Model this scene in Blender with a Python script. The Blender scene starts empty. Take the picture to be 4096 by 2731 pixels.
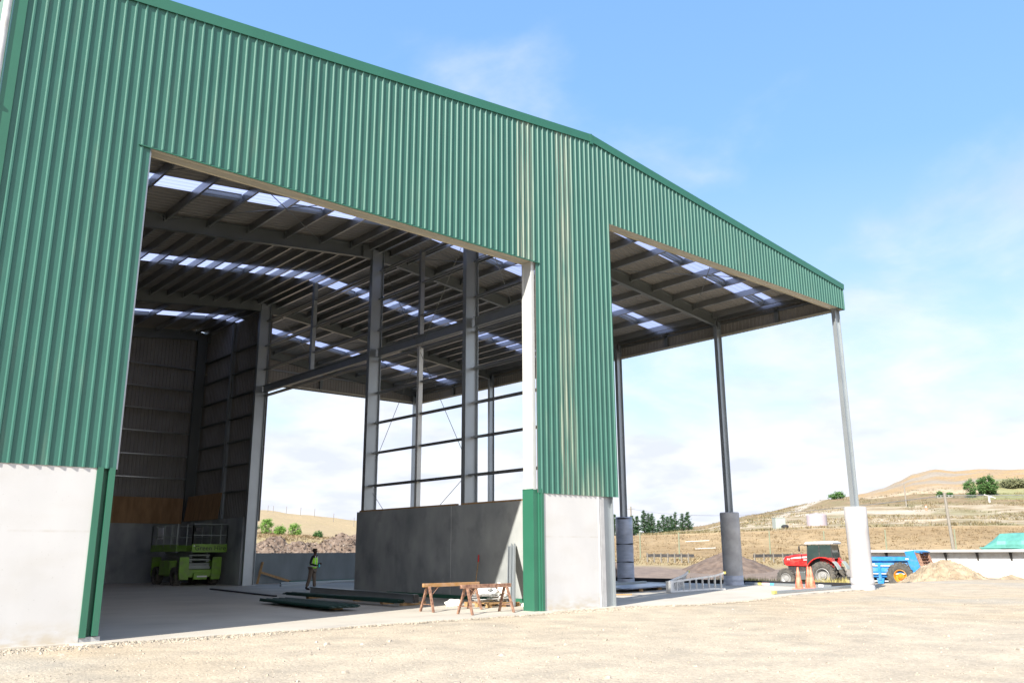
import bpy, bmesh, math, random
from mathutils import Vector, Matrix, noise
random.seed(7)
PI = math.pi
SC = bpy.context.scene
COL = SC.collection

# ------------------------------------------------------------------ camera
F_PX, YAW, PITCH, ROLL = 3383.1, -0.7264, 0.2435, 0.005
CAM = Vector((-5.3295, -17.8469, 1.6))
sa, ca = math.sin(-YAW), math.cos(-YAW)
FW = Vector((sa*math.cos(PITCH), ca*math.cos(PITCH), math.sin(PITCH)))
RT = Vector((ca, -sa, 0)); UP = RT.cross(FW)
R2 = RT*math.cos(ROLL) - UP*math.sin(ROLL); U2 = RT*math.sin(ROLL) + UP*math.cos(ROLL)
cd = bpy.data.cameras.new('camera'); cam = bpy.data.objects.new('camera', cd); COL.objects.link(cam)
cd.sensor_width = 36; cd.lens = F_PX/4096*36; cd.clip_start = .1; cd.clip_end = 9000
M4 = Matrix((R2, U2, -FW)).transposed().to_4x4(); M4.translation = CAM
cam.matrix_world = M4
SC.camera = cam
SC.render.resolution_x = 1024; SC.render.resolution_y = 682

# ------------------------------------------------------------------ sky and sun
SUN = Vector((-2.75, -1.0, 2.03)).normalized()
EL = math.asin(SUN.z); AZ = math.atan2(SUN.x, SUN.y)
w = bpy.data.worlds.new('World'); SC.world = w; w.use_nodes = True
nt = w.node_tree; nt.nodes.clear(); N = nt.nodes.new; L = nt.links.new
out = N('ShaderNodeOutputWorld'); bg = N('ShaderNodeBackground'); sky = N('ShaderNodeTexSky')
sky.sky_type = 'NISHITA'; sky.sun_disc = False; sky.sun_elevation = EL; sky.sun_rotation = AZ
sky.air_density = 1.0; sky.dust_density = .6; sky.ozone_density = 1.3
tc = N('ShaderNodeTexCoord'); sep = N('ShaderNodeSeparateXYZ'); L(tc.outputs['Generated'], sep.inputs[0])
def math_node(op, a, b=None, c=None, clamp=False):
    n = N('ShaderNodeMath'); n.operation = op; n.use_clamp = clamp
    for i, v in enumerate((a, b, c)):
        if v is None: continue
        if isinstance(v, (int, float)): n.inputs[i].default_value = v
        else: L(v, n.inputs[i])
    return n.outputs[0]
# cloud layer: direction projected on a high plane so that clouds flatten towards the horizon
zc_ = math_node('ADD', math_node('MAXIMUM', sep.outputs[2], 0.0), .24)
cmb = N('ShaderNodeCombineXYZ')
L(math_node('DIVIDE', sep.outputs[0], zc_), cmb.inputs[0]); L(math_node('DIVIDE', sep.outputs[1], zc_), cmb.inputs[1])
cmb.inputs[2].default_value = 3.1
n1 = N('ShaderNodeTexNoise'); n1.inputs['Scale'].default_value = 2.1; n1.inputs['Detail'].default_value = 9
n1.inputs['Roughness'].default_value = .55; n1.inputs['Distortion'].default_value = .25; L(cmb.outputs[0], n1.inputs['Vector'])
hz = N('ShaderNodeMapRange'); hz.inputs[1].default_value = .02; hz.inputs[2].default_value = .46
hz.inputs[3].default_value = .36; hz.inputs[4].default_value = -.24; L(sep.outputs[2], hz.inputs[0])
cf = N('ShaderNodeMapRange'); cf.interpolation_type = 'SMOOTHSTEP'
cf.inputs[1].default_value = .40; cf.inputs[2].default_value = .80
back_fill = math_node('MULTIPLY', math_node('ADD', math_node('MULTIPLY', sep.outputs[0], -.67), math_node('MULTIPLY', sep.outputs[1], -.74)), 1.6)  # extra cloud added behind the camera for stronger neutral fill light
back_fill = math_node('MAXIMUM', back_fill, 0.0)
L(math_node('ADD', math_node('ADD', n1.outputs['Fac'], hz.outputs[0]), math_node('MULTIPLY', back_fill, .45)), cf.inputs[0])
n2 = N('ShaderNodeTexNoise'); n2.inputs['Scale'].default_value = 3.8; n2.inputs['Detail'].default_value = 6
L(cmb.outputs[0], n2.inputs['Vector'])
cr = N('ShaderNodeValToRGB'); cr.color_ramp.elements[0].position = .36; cr.color_ramp.elements[0].color = (4.3, 4.5, 5.35, 1)
cr.color_ramp.elements[1].position = .56; cr.color_ramp.elements[1].color = (5.4, 5.45, 5.75, 1)
L(n2.outputs['Fac'], cr.inputs[0])
pale = N('ShaderNodeMix'); pale.data_type = 'RGBA'; pale.inputs['Factor'].default_value = .72
L(sky.outputs[0], pale.inputs['A'])
gr = N('ShaderNodeValToRGB'); L(sep.outputs[2], gr.inputs[0]); el_ = gr.color_ramp.elements
el_[0].position = 0; el_[0].color = (4.9, 5.4, 6.0, 1); el_[1].position = .75; el_[1].color = (1.3, 2.8, 6.2, 1)
e_ = el_.new(.22); e_.color = (3.3, 4.7, 6.1, 1); e_ = el_.new(.42); e_.color = (1.75, 3.5, 6.3, 1)
L(gr.outputs[0], pale.inputs['B'])
mx = N('ShaderNodeMix'); mx.data_type = 'RGBA'
L(math_node('MULTIPLY', cf.outputs[0], .93), mx.inputs['Factor']); L(pale.outputs['Result'], mx.inputs['A']); L(cr.outputs[0], mx.inputs['B'])
br_ = N('ShaderNodeVectorMath'); br_.operation = 'SCALE'; L(mx.outputs['Result'], br_.inputs[0]); L(math_node('ADD', 1.0, math_node('MULTIPLY', back_fill, .45)), br_.inputs['Scale'])  # unseen sky behind the camera brightened for the same fill
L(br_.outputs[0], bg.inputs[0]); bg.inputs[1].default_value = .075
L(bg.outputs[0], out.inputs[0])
sl = bpy.data.lights.new('sun', 'SUN'); sl.energy = 3.9; sl.angle = math.radians(.55); sl.color = (1, .95, .87)
so = bpy.data.objects.new('sun', sl); COL.objects.link(so); so.location = (-40, -20, 40)
so.rotation_euler = (-SUN).to_track_quat('-Z', 'Y').to_euler()
vs = SC.view_settings; vs.view_transform = 'Standard'; vs.look = 'None'; vs.exposure = 1.42; vs.gamma = 1
SC.render.engine = 'CYCLES'
try: SC.cycles.max_bounces = 8; SC.cycles.diffuse_bounces = 4
except Exception: pass

# ------------------------------------------------------------------ materials
def mat(name, col, rough=.7, metal=0, var=.12, scale=3, bump=0, bscale=40, spec=.4, col2=None, stretch=None, detail=5, attr=None):
    m = bpy.data.materials.new(name); m.use_nodes = True; t = m.node_tree
    b = t.nodes['Principled BSDF']; b.inputs['Roughness'].default_value = rough; b.inputs['Metallic'].default_value = metal
    b.inputs['Specular IOR Level'].default_value = spec
    co = t.nodes.new('ShaderNodeTexCoord'); mp = t.nodes.new('ShaderNodeMapping')
    t.links.new(co.outputs['Object'], mp.inputs[0])
    if stretch: mp.inputs['Scale'].default_value = stretch
    nz = t.nodes.new('ShaderNodeTexNoise'); nz.inputs['Scale'].default_value = scale; nz.inputs['Detail'].default_value = detail
    t.links.new(mp.outputs[0], nz.inputs['Vector'])
    r = t.nodes.new('ShaderNodeValToRGB'); r.color_ramp.elements[0].position = .33; r.color_ramp.elements[1].position = .68
    c2 = col2 or tuple(min(1, c*(1+var)) for c in col)
    c1 = col if col2 else tuple(c*(1-var) for c in col)
    r.color_ramp.elements[0].color = (*c1, 1); r.color_ramp.elements[1].color = (*c2, 1)
    t.links.new(nz.outputs['Fac'], r.inputs[0])
    src = r.outputs[0]
    if attr:
        a = t.nodes.new('ShaderNodeAttribute'); a.attribute_name = attr
        mm = t.nodes.new('ShaderNodeMix'); mm.data_type = 'RGBA'; mm.blend_type = 'MULTIPLY'; mm.inputs['Factor'].default_value = 1
        t.links.new(src, mm.inputs['A']); t.links.new(a.outputs['Color'], mm.inputs['B']); src = mm.outputs['Result']
    t.links.new(src, b.inputs['Base Color'])
    if bump:
        n3 = t.nodes.new('ShaderNodeTexNoise'); n3.inputs['Scale'].default_value = bscale; n3.inputs['Detail'].default_value = 6
        t.links.new(co.outputs['Object'], n3.inputs['Vector'])
        bp = t.nodes.new('ShaderNodeBump'); bp.inputs['Strength'].default_value = bump; bp.inputs['Distance'].default_value = .02
        t.links.new(n3.outputs['Fac'], bp.inputs['Height']); t.links.new(bp.outputs[0], b.inputs['Normal'])
    m['b'] = 1
    return m
def bsdf(m): return m.node_tree.nodes['Principled BSDF']

GREEN = (.034, .118, .092)
M = {}
M['green'] = mat('green_sheet', GREEN, .5, 0, .05, 1.2, spec=.35)
M['trim'] = mat('green_trim', (.024, .118, .072), .4, 0, .05, 1.2, spec=.5)
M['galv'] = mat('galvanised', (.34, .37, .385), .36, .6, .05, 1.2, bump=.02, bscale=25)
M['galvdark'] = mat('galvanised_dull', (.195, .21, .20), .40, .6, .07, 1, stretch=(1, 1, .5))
M['purlin'] = mat('purlin_zinc', (.34, .35, .35), .33, .8, .06, 1.5)
M['under'] = mat('sheet_underside', (.265, .25, .225), .6, .1, .08, .8)
M['roofg'] = mat('roof_green', (.04, .2, .13), .45, 0, .05, 1)
M['soffit'] = mat('header_zinc_tan_bounce', (.50, .47, .38), .45, .3, .10, 1.2, stretch=(1, 6, 6))  # zinc tinted tan: light bounced off sunlit ground is put into its colour
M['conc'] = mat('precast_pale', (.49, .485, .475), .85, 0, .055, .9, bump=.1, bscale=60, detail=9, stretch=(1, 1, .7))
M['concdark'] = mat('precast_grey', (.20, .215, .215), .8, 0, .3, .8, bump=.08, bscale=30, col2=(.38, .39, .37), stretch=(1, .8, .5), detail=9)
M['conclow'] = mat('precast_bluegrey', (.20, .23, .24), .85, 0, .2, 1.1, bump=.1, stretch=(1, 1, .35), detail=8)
M['pier'] = mat('pier_grey', (.36, .36, .36), .9, 0, .14, 2.5, bump=.15, bscale=30, detail=8)
M['pierlight'] = mat('pier_pale', (.40, .39, .39), .9, 0, .08, 1.6, bump=.15, bscale=25, detail=8)
M['wraplight'] = mat('plastic_wrap_pale', (.44, .44, .46), .4, 0, .1, 3, bump=.4, bscale=9, stretch=(1,1,3))
M['wrap'] = mat('plastic_wrap_grey', (.34, .38, .46), .32, 0, .16, 2.2, bump=.35, bscale=7, spec=.6, stretch=(1, 1, 2.5))
M['slab'] = mat('slab_conc', (.46, .42, .35), .72, 0, .11, .5, bump=.06, bscale=18, detail=9)
M['wood'] = mat('timber', (.36, .22, .10), .8, 0, .25, 6, stretch=(3, 3, 1))
M['ply'] = mat('plywood', (.27, .15, .065), .75, 0, .22, 2.2, col2=(.40, .235, .11), stretch=(2, 2, .5), detail=8)
M['rust'] = mat('rusty_paint', (.13, .06, .04), .75, 0, .3, 14, col2=(.34, .20, .13), bump=.2, bscale=60)
M['ochre'] = mat('ochre_rust', (.30, .15, .03), .75, 0, .3, 5, col2=(.36, .22, .13))
M['black'] = mat('black_rubber', (.022, .022, .022), .8, 0, .25, 12, bump=.3)
M['tyre'] = mat('dusty_tyre', (.075, .07, .062), .85, 0, .3, 9, bump=.4)
M['darksteel'] = mat('dark_steel', (.035, .035, .037), .6, .2, .3, 8)
M['red'] = mat('red_paint', (.62, .02, .02), .3, 0, .05, 4, spec=.6)
M['white'] = mat('white_paint', (.55, .55, .54), .45, 0, .06, 4)
M['offwhite'] = mat('offwhite_plastic', (.62, .62, .6), .5, 0, .1, 5, bump=.1)
M['blue'] = mat('blue_paint', (.03, .22, .55), .4, 0, .12, 3)
M['bluedark'] = mat('blue_paint_deep', (.022, .13, .36), .4, 0, .12, 3)
M['yellow'] = mat('yellow_rim', (.62, .24, .015), .45, 0, .1, 6)
M['lime'] = mat('lime_paint', (.17, .33, .03), .45, 0, .1, 4)
M['cone'] = mat('cone_orange', (.75, .10, .05), .6, 0, .2, 5, col2=(.70, .30, .20))
M['rimgrey'] = mat('rim_grey', (.30, .295, .28), .5, .2, .1, 5)
M['bundle'] = mat('green_sheet_shaded_stock', (.014, .050, .038), .45, 0, .1, 3)  # green sheet colour darkened to carry the shade inside the hall
M['olive'] = mat('olive_leaf', (.075, .085, .035), .8, 0, .2, .9, col2=(.17, .17, .08))
M['tarp'] = mat('tarp_green', (.09, .27, .22), .5, 0, .12, 3, bump=.4, bscale=4)
M['tank'] = mat('tank_pink', (.36, .31, .33), .5, 0, .04, 3)
M['greybox'] = mat('cabinet_grey', (.30, .33, .30), .6, 0, .06, 3)
M['polewood'] = mat('pole_wood', (.22, .20, .17), .9, 0, .2, 6, stretch=(4, 4, .5))
M['postgreen'] = mat('post_treated', (.20, .22, .15), .9, 0, .15, 6)
M['alu'] = mat('aluminium', (.56, .57, .55), .42, .35, .04, 3)
M['bark'] = mat('bark', (.09, .065, .045), .9, 0, .3, 8)
M['mulch'] = mat('mulch_soil', (.09, .062, .046), .95, 0, .3, 2.5, col2=(.215, .165, .128), bump=.8, bscale=6, detail=10)
M['moundsoil'] = mat('mound_soil', (.095, .068, .052), .95, 0, .2, 1.6, col2=(.17, .125, .095), bump=.5, bscale=3, detail=9)
M['dirt'] = mat('dirt_tan', (.22, .165, .105), .95, 0, .25, 1.8, col2=(.36, .29, .195), bump=.8, bscale=6, detail=10)
M['glass'] = mat('cab_glass', (.035, .055, .05), .08, 0, .1, 2, spec=.8)
M['skin'] = mat('skin_brown', (.075, .035, .022), .55, 0, .08, 8)
M['hair'] = mat('hair_black', (.008, .007, .007), .7, 0, .2, 30)
M['shirt'] = mat('black_shirt', (.010, .010, .012), .85, 0, .2, 12)
M['trouser'] = mat('khaki_trouser', (.16, .125, .095), .9, 0, .12, 9)
M['boot'] = mat('boot_brown', (.03, .022, .017), .7, 0, .2, 9)
M['vest'] = mat('hivis_lime', (.42, .95, .04), .6, 0, .05, 6)
M['reflect'] = mat('reflective_tape', (.6, .62, .6), .5, 0, .04, 6)
M['glove'] = mat('dark_blue_cloth', (.02, .03, .05), .8, 0, .1, 6)
M['bag'] = mat('white_bag', (.72, .68, .62), .8, 0, .12, 9, bump=.4, bscale=12)
M['seat'] = mat('cab_interior', (.16, .24, .17), .7, 0, .15, 5)
M['barrier'] = mat('silt_fence', (.02, .02, .022), .9, 0, .2, 3)
M['letter'] = mat('letter_dark', (.015, .02, .012), .6, 0, .05, 4)
M['labelw'] = mat('sticker_white', (.7, .7, .7), .6, 0, .05, 4)
M['labely'] = mat('sticker_yellow', (.50, .44, .12), .6, 0, .05, 4)
M['labelb'] = mat('sticker_blue', (.1, .35, .7), .6, 0, .05, 4)
M['labelp'] = mat('sticker_pink', (.75, .5, .5), .6, 0, .05, 4)
M['bottle'] = mat('cyan_bottle', (.02, .5, .55), .25, 0, .05, 4)
M['wire'] = mat('wire', (.26, .26, .26), .6, .3, .1, 4)
# mud stained green cladding: stains follow certain ribs of the pillar sheet
m = M['greenmud'] = mat('green_sheet_muddy', GREEN, .5, 0, .05, 1.2, spec=.35)
t = m.node_tree; b = bsdf(m); src = b.inputs['Base Color'].links[0].from_socket
co = t.nodes.new('ShaderNodeTexCoord'); sp = t.nodes.new('ShaderNodeSeparateXYZ'); t.links.new(co.outputs['Object'], sp.inputs[0])
def band(x0, x1, soft=.03):
    a = t.nodes.new('ShaderNodeMapRange'); a.inputs[1].default_value = x0-soft; a.inputs[2].default_value = x0+soft
    c = t.nodes.new('ShaderNodeMapRange'); c.inputs[1].default_value = x1-soft; c.inputs[2].default_value = x1+soft
    c.inputs[3].default_value = 1; c.inputs[4].default_value = 0
    t.links.new(sp.outputs[0], a.inputs[0]); t.links.new(sp.outputs[0], c.inputs[0])
    q = t.nodes.new('ShaderNodeMath'); q.operation = 'MULTIPLY'; t.links.new(a.outputs[0], q.inputs[0]); t.links.new(c.outputs[0], q.inputs[1])
    return q.outputs[0]
def tm(op, a, bb, clamp=False):
    q = t.nodes.new('ShaderNodeMath'); q.operation = op; q.use_clamp = clamp
    for i, v in enumerate((a, bb)):
        if isinstance(v, (int, float)): q.inputs[i].default_value = v
        else: t.links.new(v, q.inputs[i])
    return q.outputs[0]
bands = tm('MAXIMUM', band(10.72, 11.42), band(12.42, 13.12))
mp = t.nodes.new('ShaderNodeMapping'); mp.inputs['Scale'].default_value = (26, 4, .55); t.links.new(co.outputs['Object'], mp.inputs[0])
nz = t.nodes.new('ShaderNodeTexNoise'); nz.inputs['Scale'].default_value = 1; nz.inputs['Detail'].default_value = 9; t.links.new(mp.outputs[0], nz.inputs['Vector'])
mr = t.nodes.new('ShaderNodeMapRange'); mr.inputs[1].default_value = .40; mr.inputs[2].default_value = .60; t.links.new(nz.outputs['Fac'], mr.inputs[0])
# scuffs near the bottom edge
lowz = t.nodes.new('ShaderNodeMapRange'); lowz.inputs[1].default_value = 3.3; lowz.inputs[2].default_value = 4.4; lowz.inputs[3].default_value = .45; lowz.inputs[4].default_value = 0
t.links.new(sp.outputs[2], lowz.inputs[0])
fac = tm('MULTIPLY', tm('MAXIMUM', tm('MULTIPLY', bands, .42), tm('MULTIPLY', lowz.outputs[0], band(13.0, 14.2, .2))), mr.outputs[0], True)
mm = t.nodes.new('ShaderNodeMix'); mm.data_type = 'RGBA'; t.links.new(fac, mm.inputs['Factor']); t.links.new(src, mm.inputs['A']); mm.inputs['B'].default_value = (.34, .315, .235, 1)
t.links.new(mm.outputs['Result'], b.inputs['Base Color'])
# translucent rooflight sheet
m = bpy.data.materials.new('rooflight_sheet'); m.use_nodes = True; t = m.node_tree; t.nodes.clear()
o_ = t.nodes.new('ShaderNodeOutputMaterial'); tl = t.nodes.new('ShaderNodeBsdfTranslucent'); df = t.nodes.new('ShaderNodeBsdfDiffuse'); ms = t.nodes.new('ShaderNodeMixShader')
nzz = t.nodes.new('ShaderNodeTexNoise'); nzz.inputs['Scale'].default_value = 1.5
rr = t.nodes.new('ShaderNodeValToRGB'); rr.color_ramp.elements[0].color = (.32, .37, .56, 1); rr.color_ramp.elements[1].color = (.36, .41, .60, 1)
t.links.new(nzz.outputs['Fac'], rr.inputs[0]); t.links.new(rr.outputs[0], tl.inputs[0]); df.inputs[0].default_value = (.45, .5, .7, 1)
ms.inputs[0].default_value = .22; t.links.new(tl.outputs[0], ms.inputs[1]); t.links.new(df.outputs[0], ms.inputs[2]); t.links.new(ms.outputs[0], o_.inputs[0])
M['rooflight'] = m

def overlay(m, build, col, sock='B'):
    """mix a real surface mark (factor socket returned by build) over a material's colour"""
    t = m.node_tree; b = bsdf(m); src = b.inputs['Base Color'].links[0].from_socket
    fac = build(t); mm = t.nodes.new('ShaderNodeMix'); mm.data_type = 'RGBA'
    t.links.new(fac, mm.inputs['Factor']); t.links.new(src, mm.inputs['A']); mm.inputs['B'].default_value = (*col, 1)
    t.links.new(mm.outputs['Result'], b.inputs['Base Color'])
def nn_(t, op, a, b_=None, cl=False):
    q = t.nodes.new('ShaderNodeMath'); q.operation = op; q.use_clamp = cl
    for i, v in enumerate((a, b_)):
        if v is None: continue
        if isinstance(v, (int, float)): q.inputs[i].default_value = v
        else: t.links.new(v, q.inputs[i])
    return q.outputs[0]
def noise_f(t, scale, stretch, lo, hi, detail=6):
    c = t.nodes.new('ShaderNodeTexCoord'); p = t.nodes.new('ShaderNodeMapping'); p.inputs['Scale'].default_value = stretch; t.links.new(c.outputs['Object'], p.inputs[0])
    z = t.nodes.new('ShaderNodeTexNoise'); z.inputs['Scale'].default_value = scale; z.inputs['Detail'].default_value = detail; t.links.new(p.outputs[0], z.inputs['Vector'])
    r_ = t.nodes.new('ShaderNodeMapRange'); r_.inputs[1].default_value = lo; r_.inputs[2].default_value = hi; t.links.new(z.outputs['Fac'], r_.inputs[0]); return r_.outputs[0]
def axis_(t, k):
    c = t.nodes.new('ShaderNodeTexCoord'); p = t.nodes.new('ShaderNodeSeparateXYZ'); t.links.new(c.outputs['Object'], p.inputs[0]); return p.outputs[k]
# concrete: beige rain and splash stains, horizontal pour lines
overlay(M['conc'], lambda t: nn_(t, 'MULTIPLY', noise_f(t, .8, (.7,1,1.8), .50, .72, 8), .30), (.40, .37, .32))
overlay(M['conc'], lambda t: nn_(t, 'MULTIPLY', nn_(t, 'SUBTRACT', 1.0, nn_(t, 'MULTIPLY', axis_(t, 2), 2.2), True), noise_f(t, 3, (1,1,2.5), .35, .62)), (.42, .37, .29))
def pour(t): return nn_(t, 'MULTIPLY', nn_(t, 'SUBTRACT', 1.0, nn_(t, 'MULTIPLY', nn_(t, 'ABSOLUTE', nn_(t, 'SUBTRACT', axis_(t, 2), 2.02)), 30.), True), nn_(t, 'MULTIPLY', noise_f(t, 2.5, (1,1,.2), .4, .6), .45))
overlay(M['conc'], pour, (.36, .32, .26))
overlay(M['conc'], lambda t: nn_(t, 'MULTIPLY', noise_f(t, 26, (1,1,1), .68, .74, 2), .5), (.30, .29, .27))
# dark precast: pale laitance runs and tie holes
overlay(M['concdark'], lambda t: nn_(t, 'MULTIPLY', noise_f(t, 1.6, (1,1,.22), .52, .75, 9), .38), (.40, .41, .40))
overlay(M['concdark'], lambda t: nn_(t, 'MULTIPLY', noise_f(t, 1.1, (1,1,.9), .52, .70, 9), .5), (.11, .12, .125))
# slab: saw cuts, tyre scuffs and dusty patches
def joint(t, k, sp):
    f = nn_(t, 'ABSOLUTE', nn_(t, 'SUBTRACT', nn_(t, 'FRACT', nn_(t, 'DIVIDE', axis_(t, k), sp)), .5)); return nn_(t, 'GREATER_THAN', f, .5-.006/sp)
overlay(M['slab'], lambda t: nn_(t, 'MULTIPLY', noise_f(t, .35, (1,1,1), .48, .68, 8), .5), (.50, .46, .40))
overlay(M['slab'], lambda t: nn_(t, 'MULTIPLY', noise_f(t, 1.1, (.25,1.6,1), .56, .70, 8), .35), (.27, .25, .22))
overlay(M['slab'], lambda t: nn_(t, 'MULTIPLY', nn_(t, 'MAXIMUM', joint(t, 0, 5.6), joint(t, 1, 6.7)), .55), (.16, .15, .14))
# each roll-formed sheet differs by a hair
def sheet(t):
    w_ = t.nodes.new('ShaderNodeTexWhiteNoise'); w_.noise_dimensions = '1D'; t.links.new(nn_(t, 'FLOOR', nn_(t, 'DIVIDE', axis_(t, 0), .86)), w_.inputs['W']); return nn_(t, 'MULTIPLY', w_.outputs['Value'], .14)
for k_ in ('green', 'greenmud'):
    overlay(M[k_], sheet, (.075, .19, .14)); overlay(M[k_], lambda t: nn_(t, 'MULTIPLY', noise_f(t, 1.4, (3,1,.35), .58, .80, 9), .22), (.20, .23, .17))
# dust on vehicles
for k_, c_ in (('red', (.40, .12, .09)), ('blue', (.16, .24, .34)), ('white', (.38, .35, .31)), ('tyre', (.20, .17, .13)), ('darksteel', (.12, .10, .085)), ('lime', (.16, .19, .08)), ('yellow', (.45, .28, .10))):
    overlay(M[k_], lambda t: nn_(t, 'MULTIPLY', noise_f(t, 2.4, (1,1,1.6), .46, .70, 9), .55), c_)
# foliage
def leafmat(name, a, bcol):
    m = mat(name, a, .75, 0, .2, .9, col2=bcol, spec=.2, detail=4)
    return m
M['pine'] = leafmat('pine_leaf', (.018, .045, .018), (.05, .10, .04))
M['bush'] = leafmat('bush_leaf', (.035, .085, .02), (.09, .17, .05))
M['lightbush'] = leafmat('light_bush_leaf', (.10, .20, .03), (.20, .33, .07))
M['drygrass'] = leafmat('dry_grass_blade', (.26, .24, .07), (.42, .34, .15))

# ------------------------------------------------------------------ mesh helpers
class MB:
    def __init__(s): s.v = []; s.f = []; s.mi = []
    def add(s, vs, fs, mi=0):
        o = len(s.v); s.v += [tuple(v) for v in vs]; s.f += [tuple(o+i for i in f) for f in fs]; s.mi += [mi]*len(fs)
    def box(s, x0, x1, y0, y1, z0, z1, mi=0):
        s.add([(x0,y0,z0),(x1,y0,z0),(x1,y1,z0),(x0,y1,z0),(x0,y0,z1),(x1,y0,z1),(x1,y1,z1),(x0,y1,z1)],
              [(0,3,2,1),(4,5,6,7),(0,1,5,4),(1,2,6,5),(2,3,7,6),(3,0,4,7)], mi)
    def prof(s, pts, p, q, u, v=None, closed=True, mi=0, cap=True):
        # extrude 2D pts (in axes u, v) from p to q
        p = Vector(p); q = Vector(q); d = (q-p).normalized(); u = Vector(u); u = (u - d*u.dot(d)).normalized()
        v = d.cross(u) if v is None else Vector(v)
        n = len(pts)
        A = [p+u*a+v*b_ for a, b_ in pts]; B = [q+u*a+v*b_ for a, b_ in pts]
        fs = [(i, (i+1) % n, n+(i+1) % n, n+i) for i in range(n if closed else n-1)]
        if closed and cap: fs += [tuple(range(n-1, -1, -1)), tuple(range(n, 2*n))]
        s.add(A+B, fs, mi)
    def bar(s, p, q, w, h=None, u=(0,0,1), mi=0):
        h = h or w; p = Vector(p); q = Vector(q); d = (q-p).normalized(); u = Vector(u)
        if abs(d.dot(u)) > .95: u = Vector((1,0,0))
        a, b_ = h/2, w/2
        s.prof([(-a,-b_),(a,-b_),(a,b_),(-a,b_)], p, q, u, mi=mi)
    def tube(s, p, q, r0, r1=None, n=10, mi=0, cap=True):
        r1 = r0 if r1 is None else r1; p = Vector(p); q = Vector(q); d = (q-p).normalized()
        u = Vector((0,0,1)) if abs(d.z) < .9 else Vector((1,0,0)); u = (u-d*u.dot(d)).normalized(); v = d.cross(u)
        A = [p+(u*math.cos(2*PI*i/n)+v*math.sin(2*PI*i/n))*r0 for i in range(n)]
        B = [q+(u*math.cos(2*PI*i/n)+v*math.sin(2*PI*i/n))*r1 for i in range(n)]
        fs = [(i, (i+1) % n, n+(i+1) % n, n+i) for i in range(n)]
        if cap: fs += [tuple(range(n-1,-1,-1)), tuple(range(n, 2*n))]
        s.add(A+B, fs, mi)
    def path(s, pts, r, n=6, mi=0):
        for a, b_ in zip(pts, pts[1:]): s.tube(a, b_, r, r, n, mi)
    def lathe(s, prof, c, axis=(0,0,1), n=24, mi=0):
        c = Vector(c); d = Vector(axis).normalized(); u = Vector((0,0,1)) if abs(d.z) < .9 else Vector((1,0,0))
        u = (u-d*u.dot(d)).normalized(); v = d.cross(u); vs = []; fs = []
        for r, h in prof:
            for i in range(n):
                a = 2*PI*i/n; vs.append(c+d*h+(u*math.cos(a)+v*math.sin(a))*r)
        for k in range(len(prof)-1):
            for i in range(n): fs.append((k*n+i, k*n+(i+1) % n, (k+1)*n+(i+1) % n, (k+1)*n+i))
        s.add(vs, fs, mi)
    def ibeam(s, p, q, depth, width, u, tf=.018, tw=.012, mi=0):
        # u = depth direction
        a, b_ = depth/2, width/2
        s.prof([(-a,-b_),(-a,b_),(-a+tf,b_),(-a+tf,tw/2),(a-tf,tw/2),(a-tf,b_),(a,b_),(a,-b_),(a-tf,-b_),(a-tf,-tw/2),(-a+tf,-tw/2),(-a+tf,-b_)], p, q, u, mi=mi)
    def cbeam(s, p, q, depth, width, u, tk=.006, lip=.03, mi=0):
        a, b_ = depth/2, width
        s.prof([(-a,0),(-a,b_),(-a+lip,b_),(-a+lip,b_-tk),(-a+tk,b_-tk),(-a+tk,tk),(a-tk,tk),(a-tk,b_-tk),(a-lip,b_-tk),(a-lip,b_),(a,b_),(a,0)], p, q, u, mi=mi)
    def build(s, name, mt, parent=None, smooth=False, loc=None, bevel=0):
        me = bpy.data.meshes.new(name); me.from_pydata(s.v, [], s.f); me.update()
        bm = bmesh.new(); bm.from_mesh(me); bmesh.ops.recalc_face_normals(bm, faces=bm.faces)
        if bevel: bmesh.ops.bevel(bm, geom=bm.edges[:], offset=bevel, segments=2, affect='EDGES', profile=.5)
        bm.to_mesh(me); bm.free()
        mts = mt if isinstance(mt, (list, tuple)) else [mt]
        for x in mts: me.materials.append(M[x] if isinstance(x, str) else x)
        if len(mts) > 1 and not bevel:
            for pl, i in zip(me.polygons, s.mi): pl.material_index = i
        if smooth:
            for pl in me.polygons: pl.use_smooth = True
        o = bpy.data.objects.new(name, me); COL.objects.link(o)
        if loc: o.location = loc
        if parent: o.parent = parent
        return o
def tag(o, label=None, cat=None, group=None, kind=None):
    if label: o['label'] = label
    if cat: o['category'] = cat
    if group: o['group'] = group
    if kind: o['kind'] = kind
    return o
def thing(name, loc, label, cat, group=None, rz=0):
    o = bpy.data.objects.new(name, None); COL.objects.link(o); o.location = loc; o.rotation_euler = (0,0,rz)
    o.empty_display_size = .3
    return tag(o, label, cat, group)
def copy_tree(o, parent=None):
    c = o.copy(); COL.objects.link(c)
    if parent: c.parent = parent
    for ch in o.children: copy_tree(ch, c)
    return c

# ------------------------------------------------------------------ dimensions
W1, W2, W3, WL, YB = 11.49, 14.93, 30.94, -2.88, 33.83
ZC, ZH, ZH2, XR, ZR, S = 3.23, 10.2, 12.36, 14.12, 15.22, .1054
FR = [.3, 6.72, 13.53, 24.83, 33.55]
def rz(x): return ZR - S*abs(x-XR)

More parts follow.
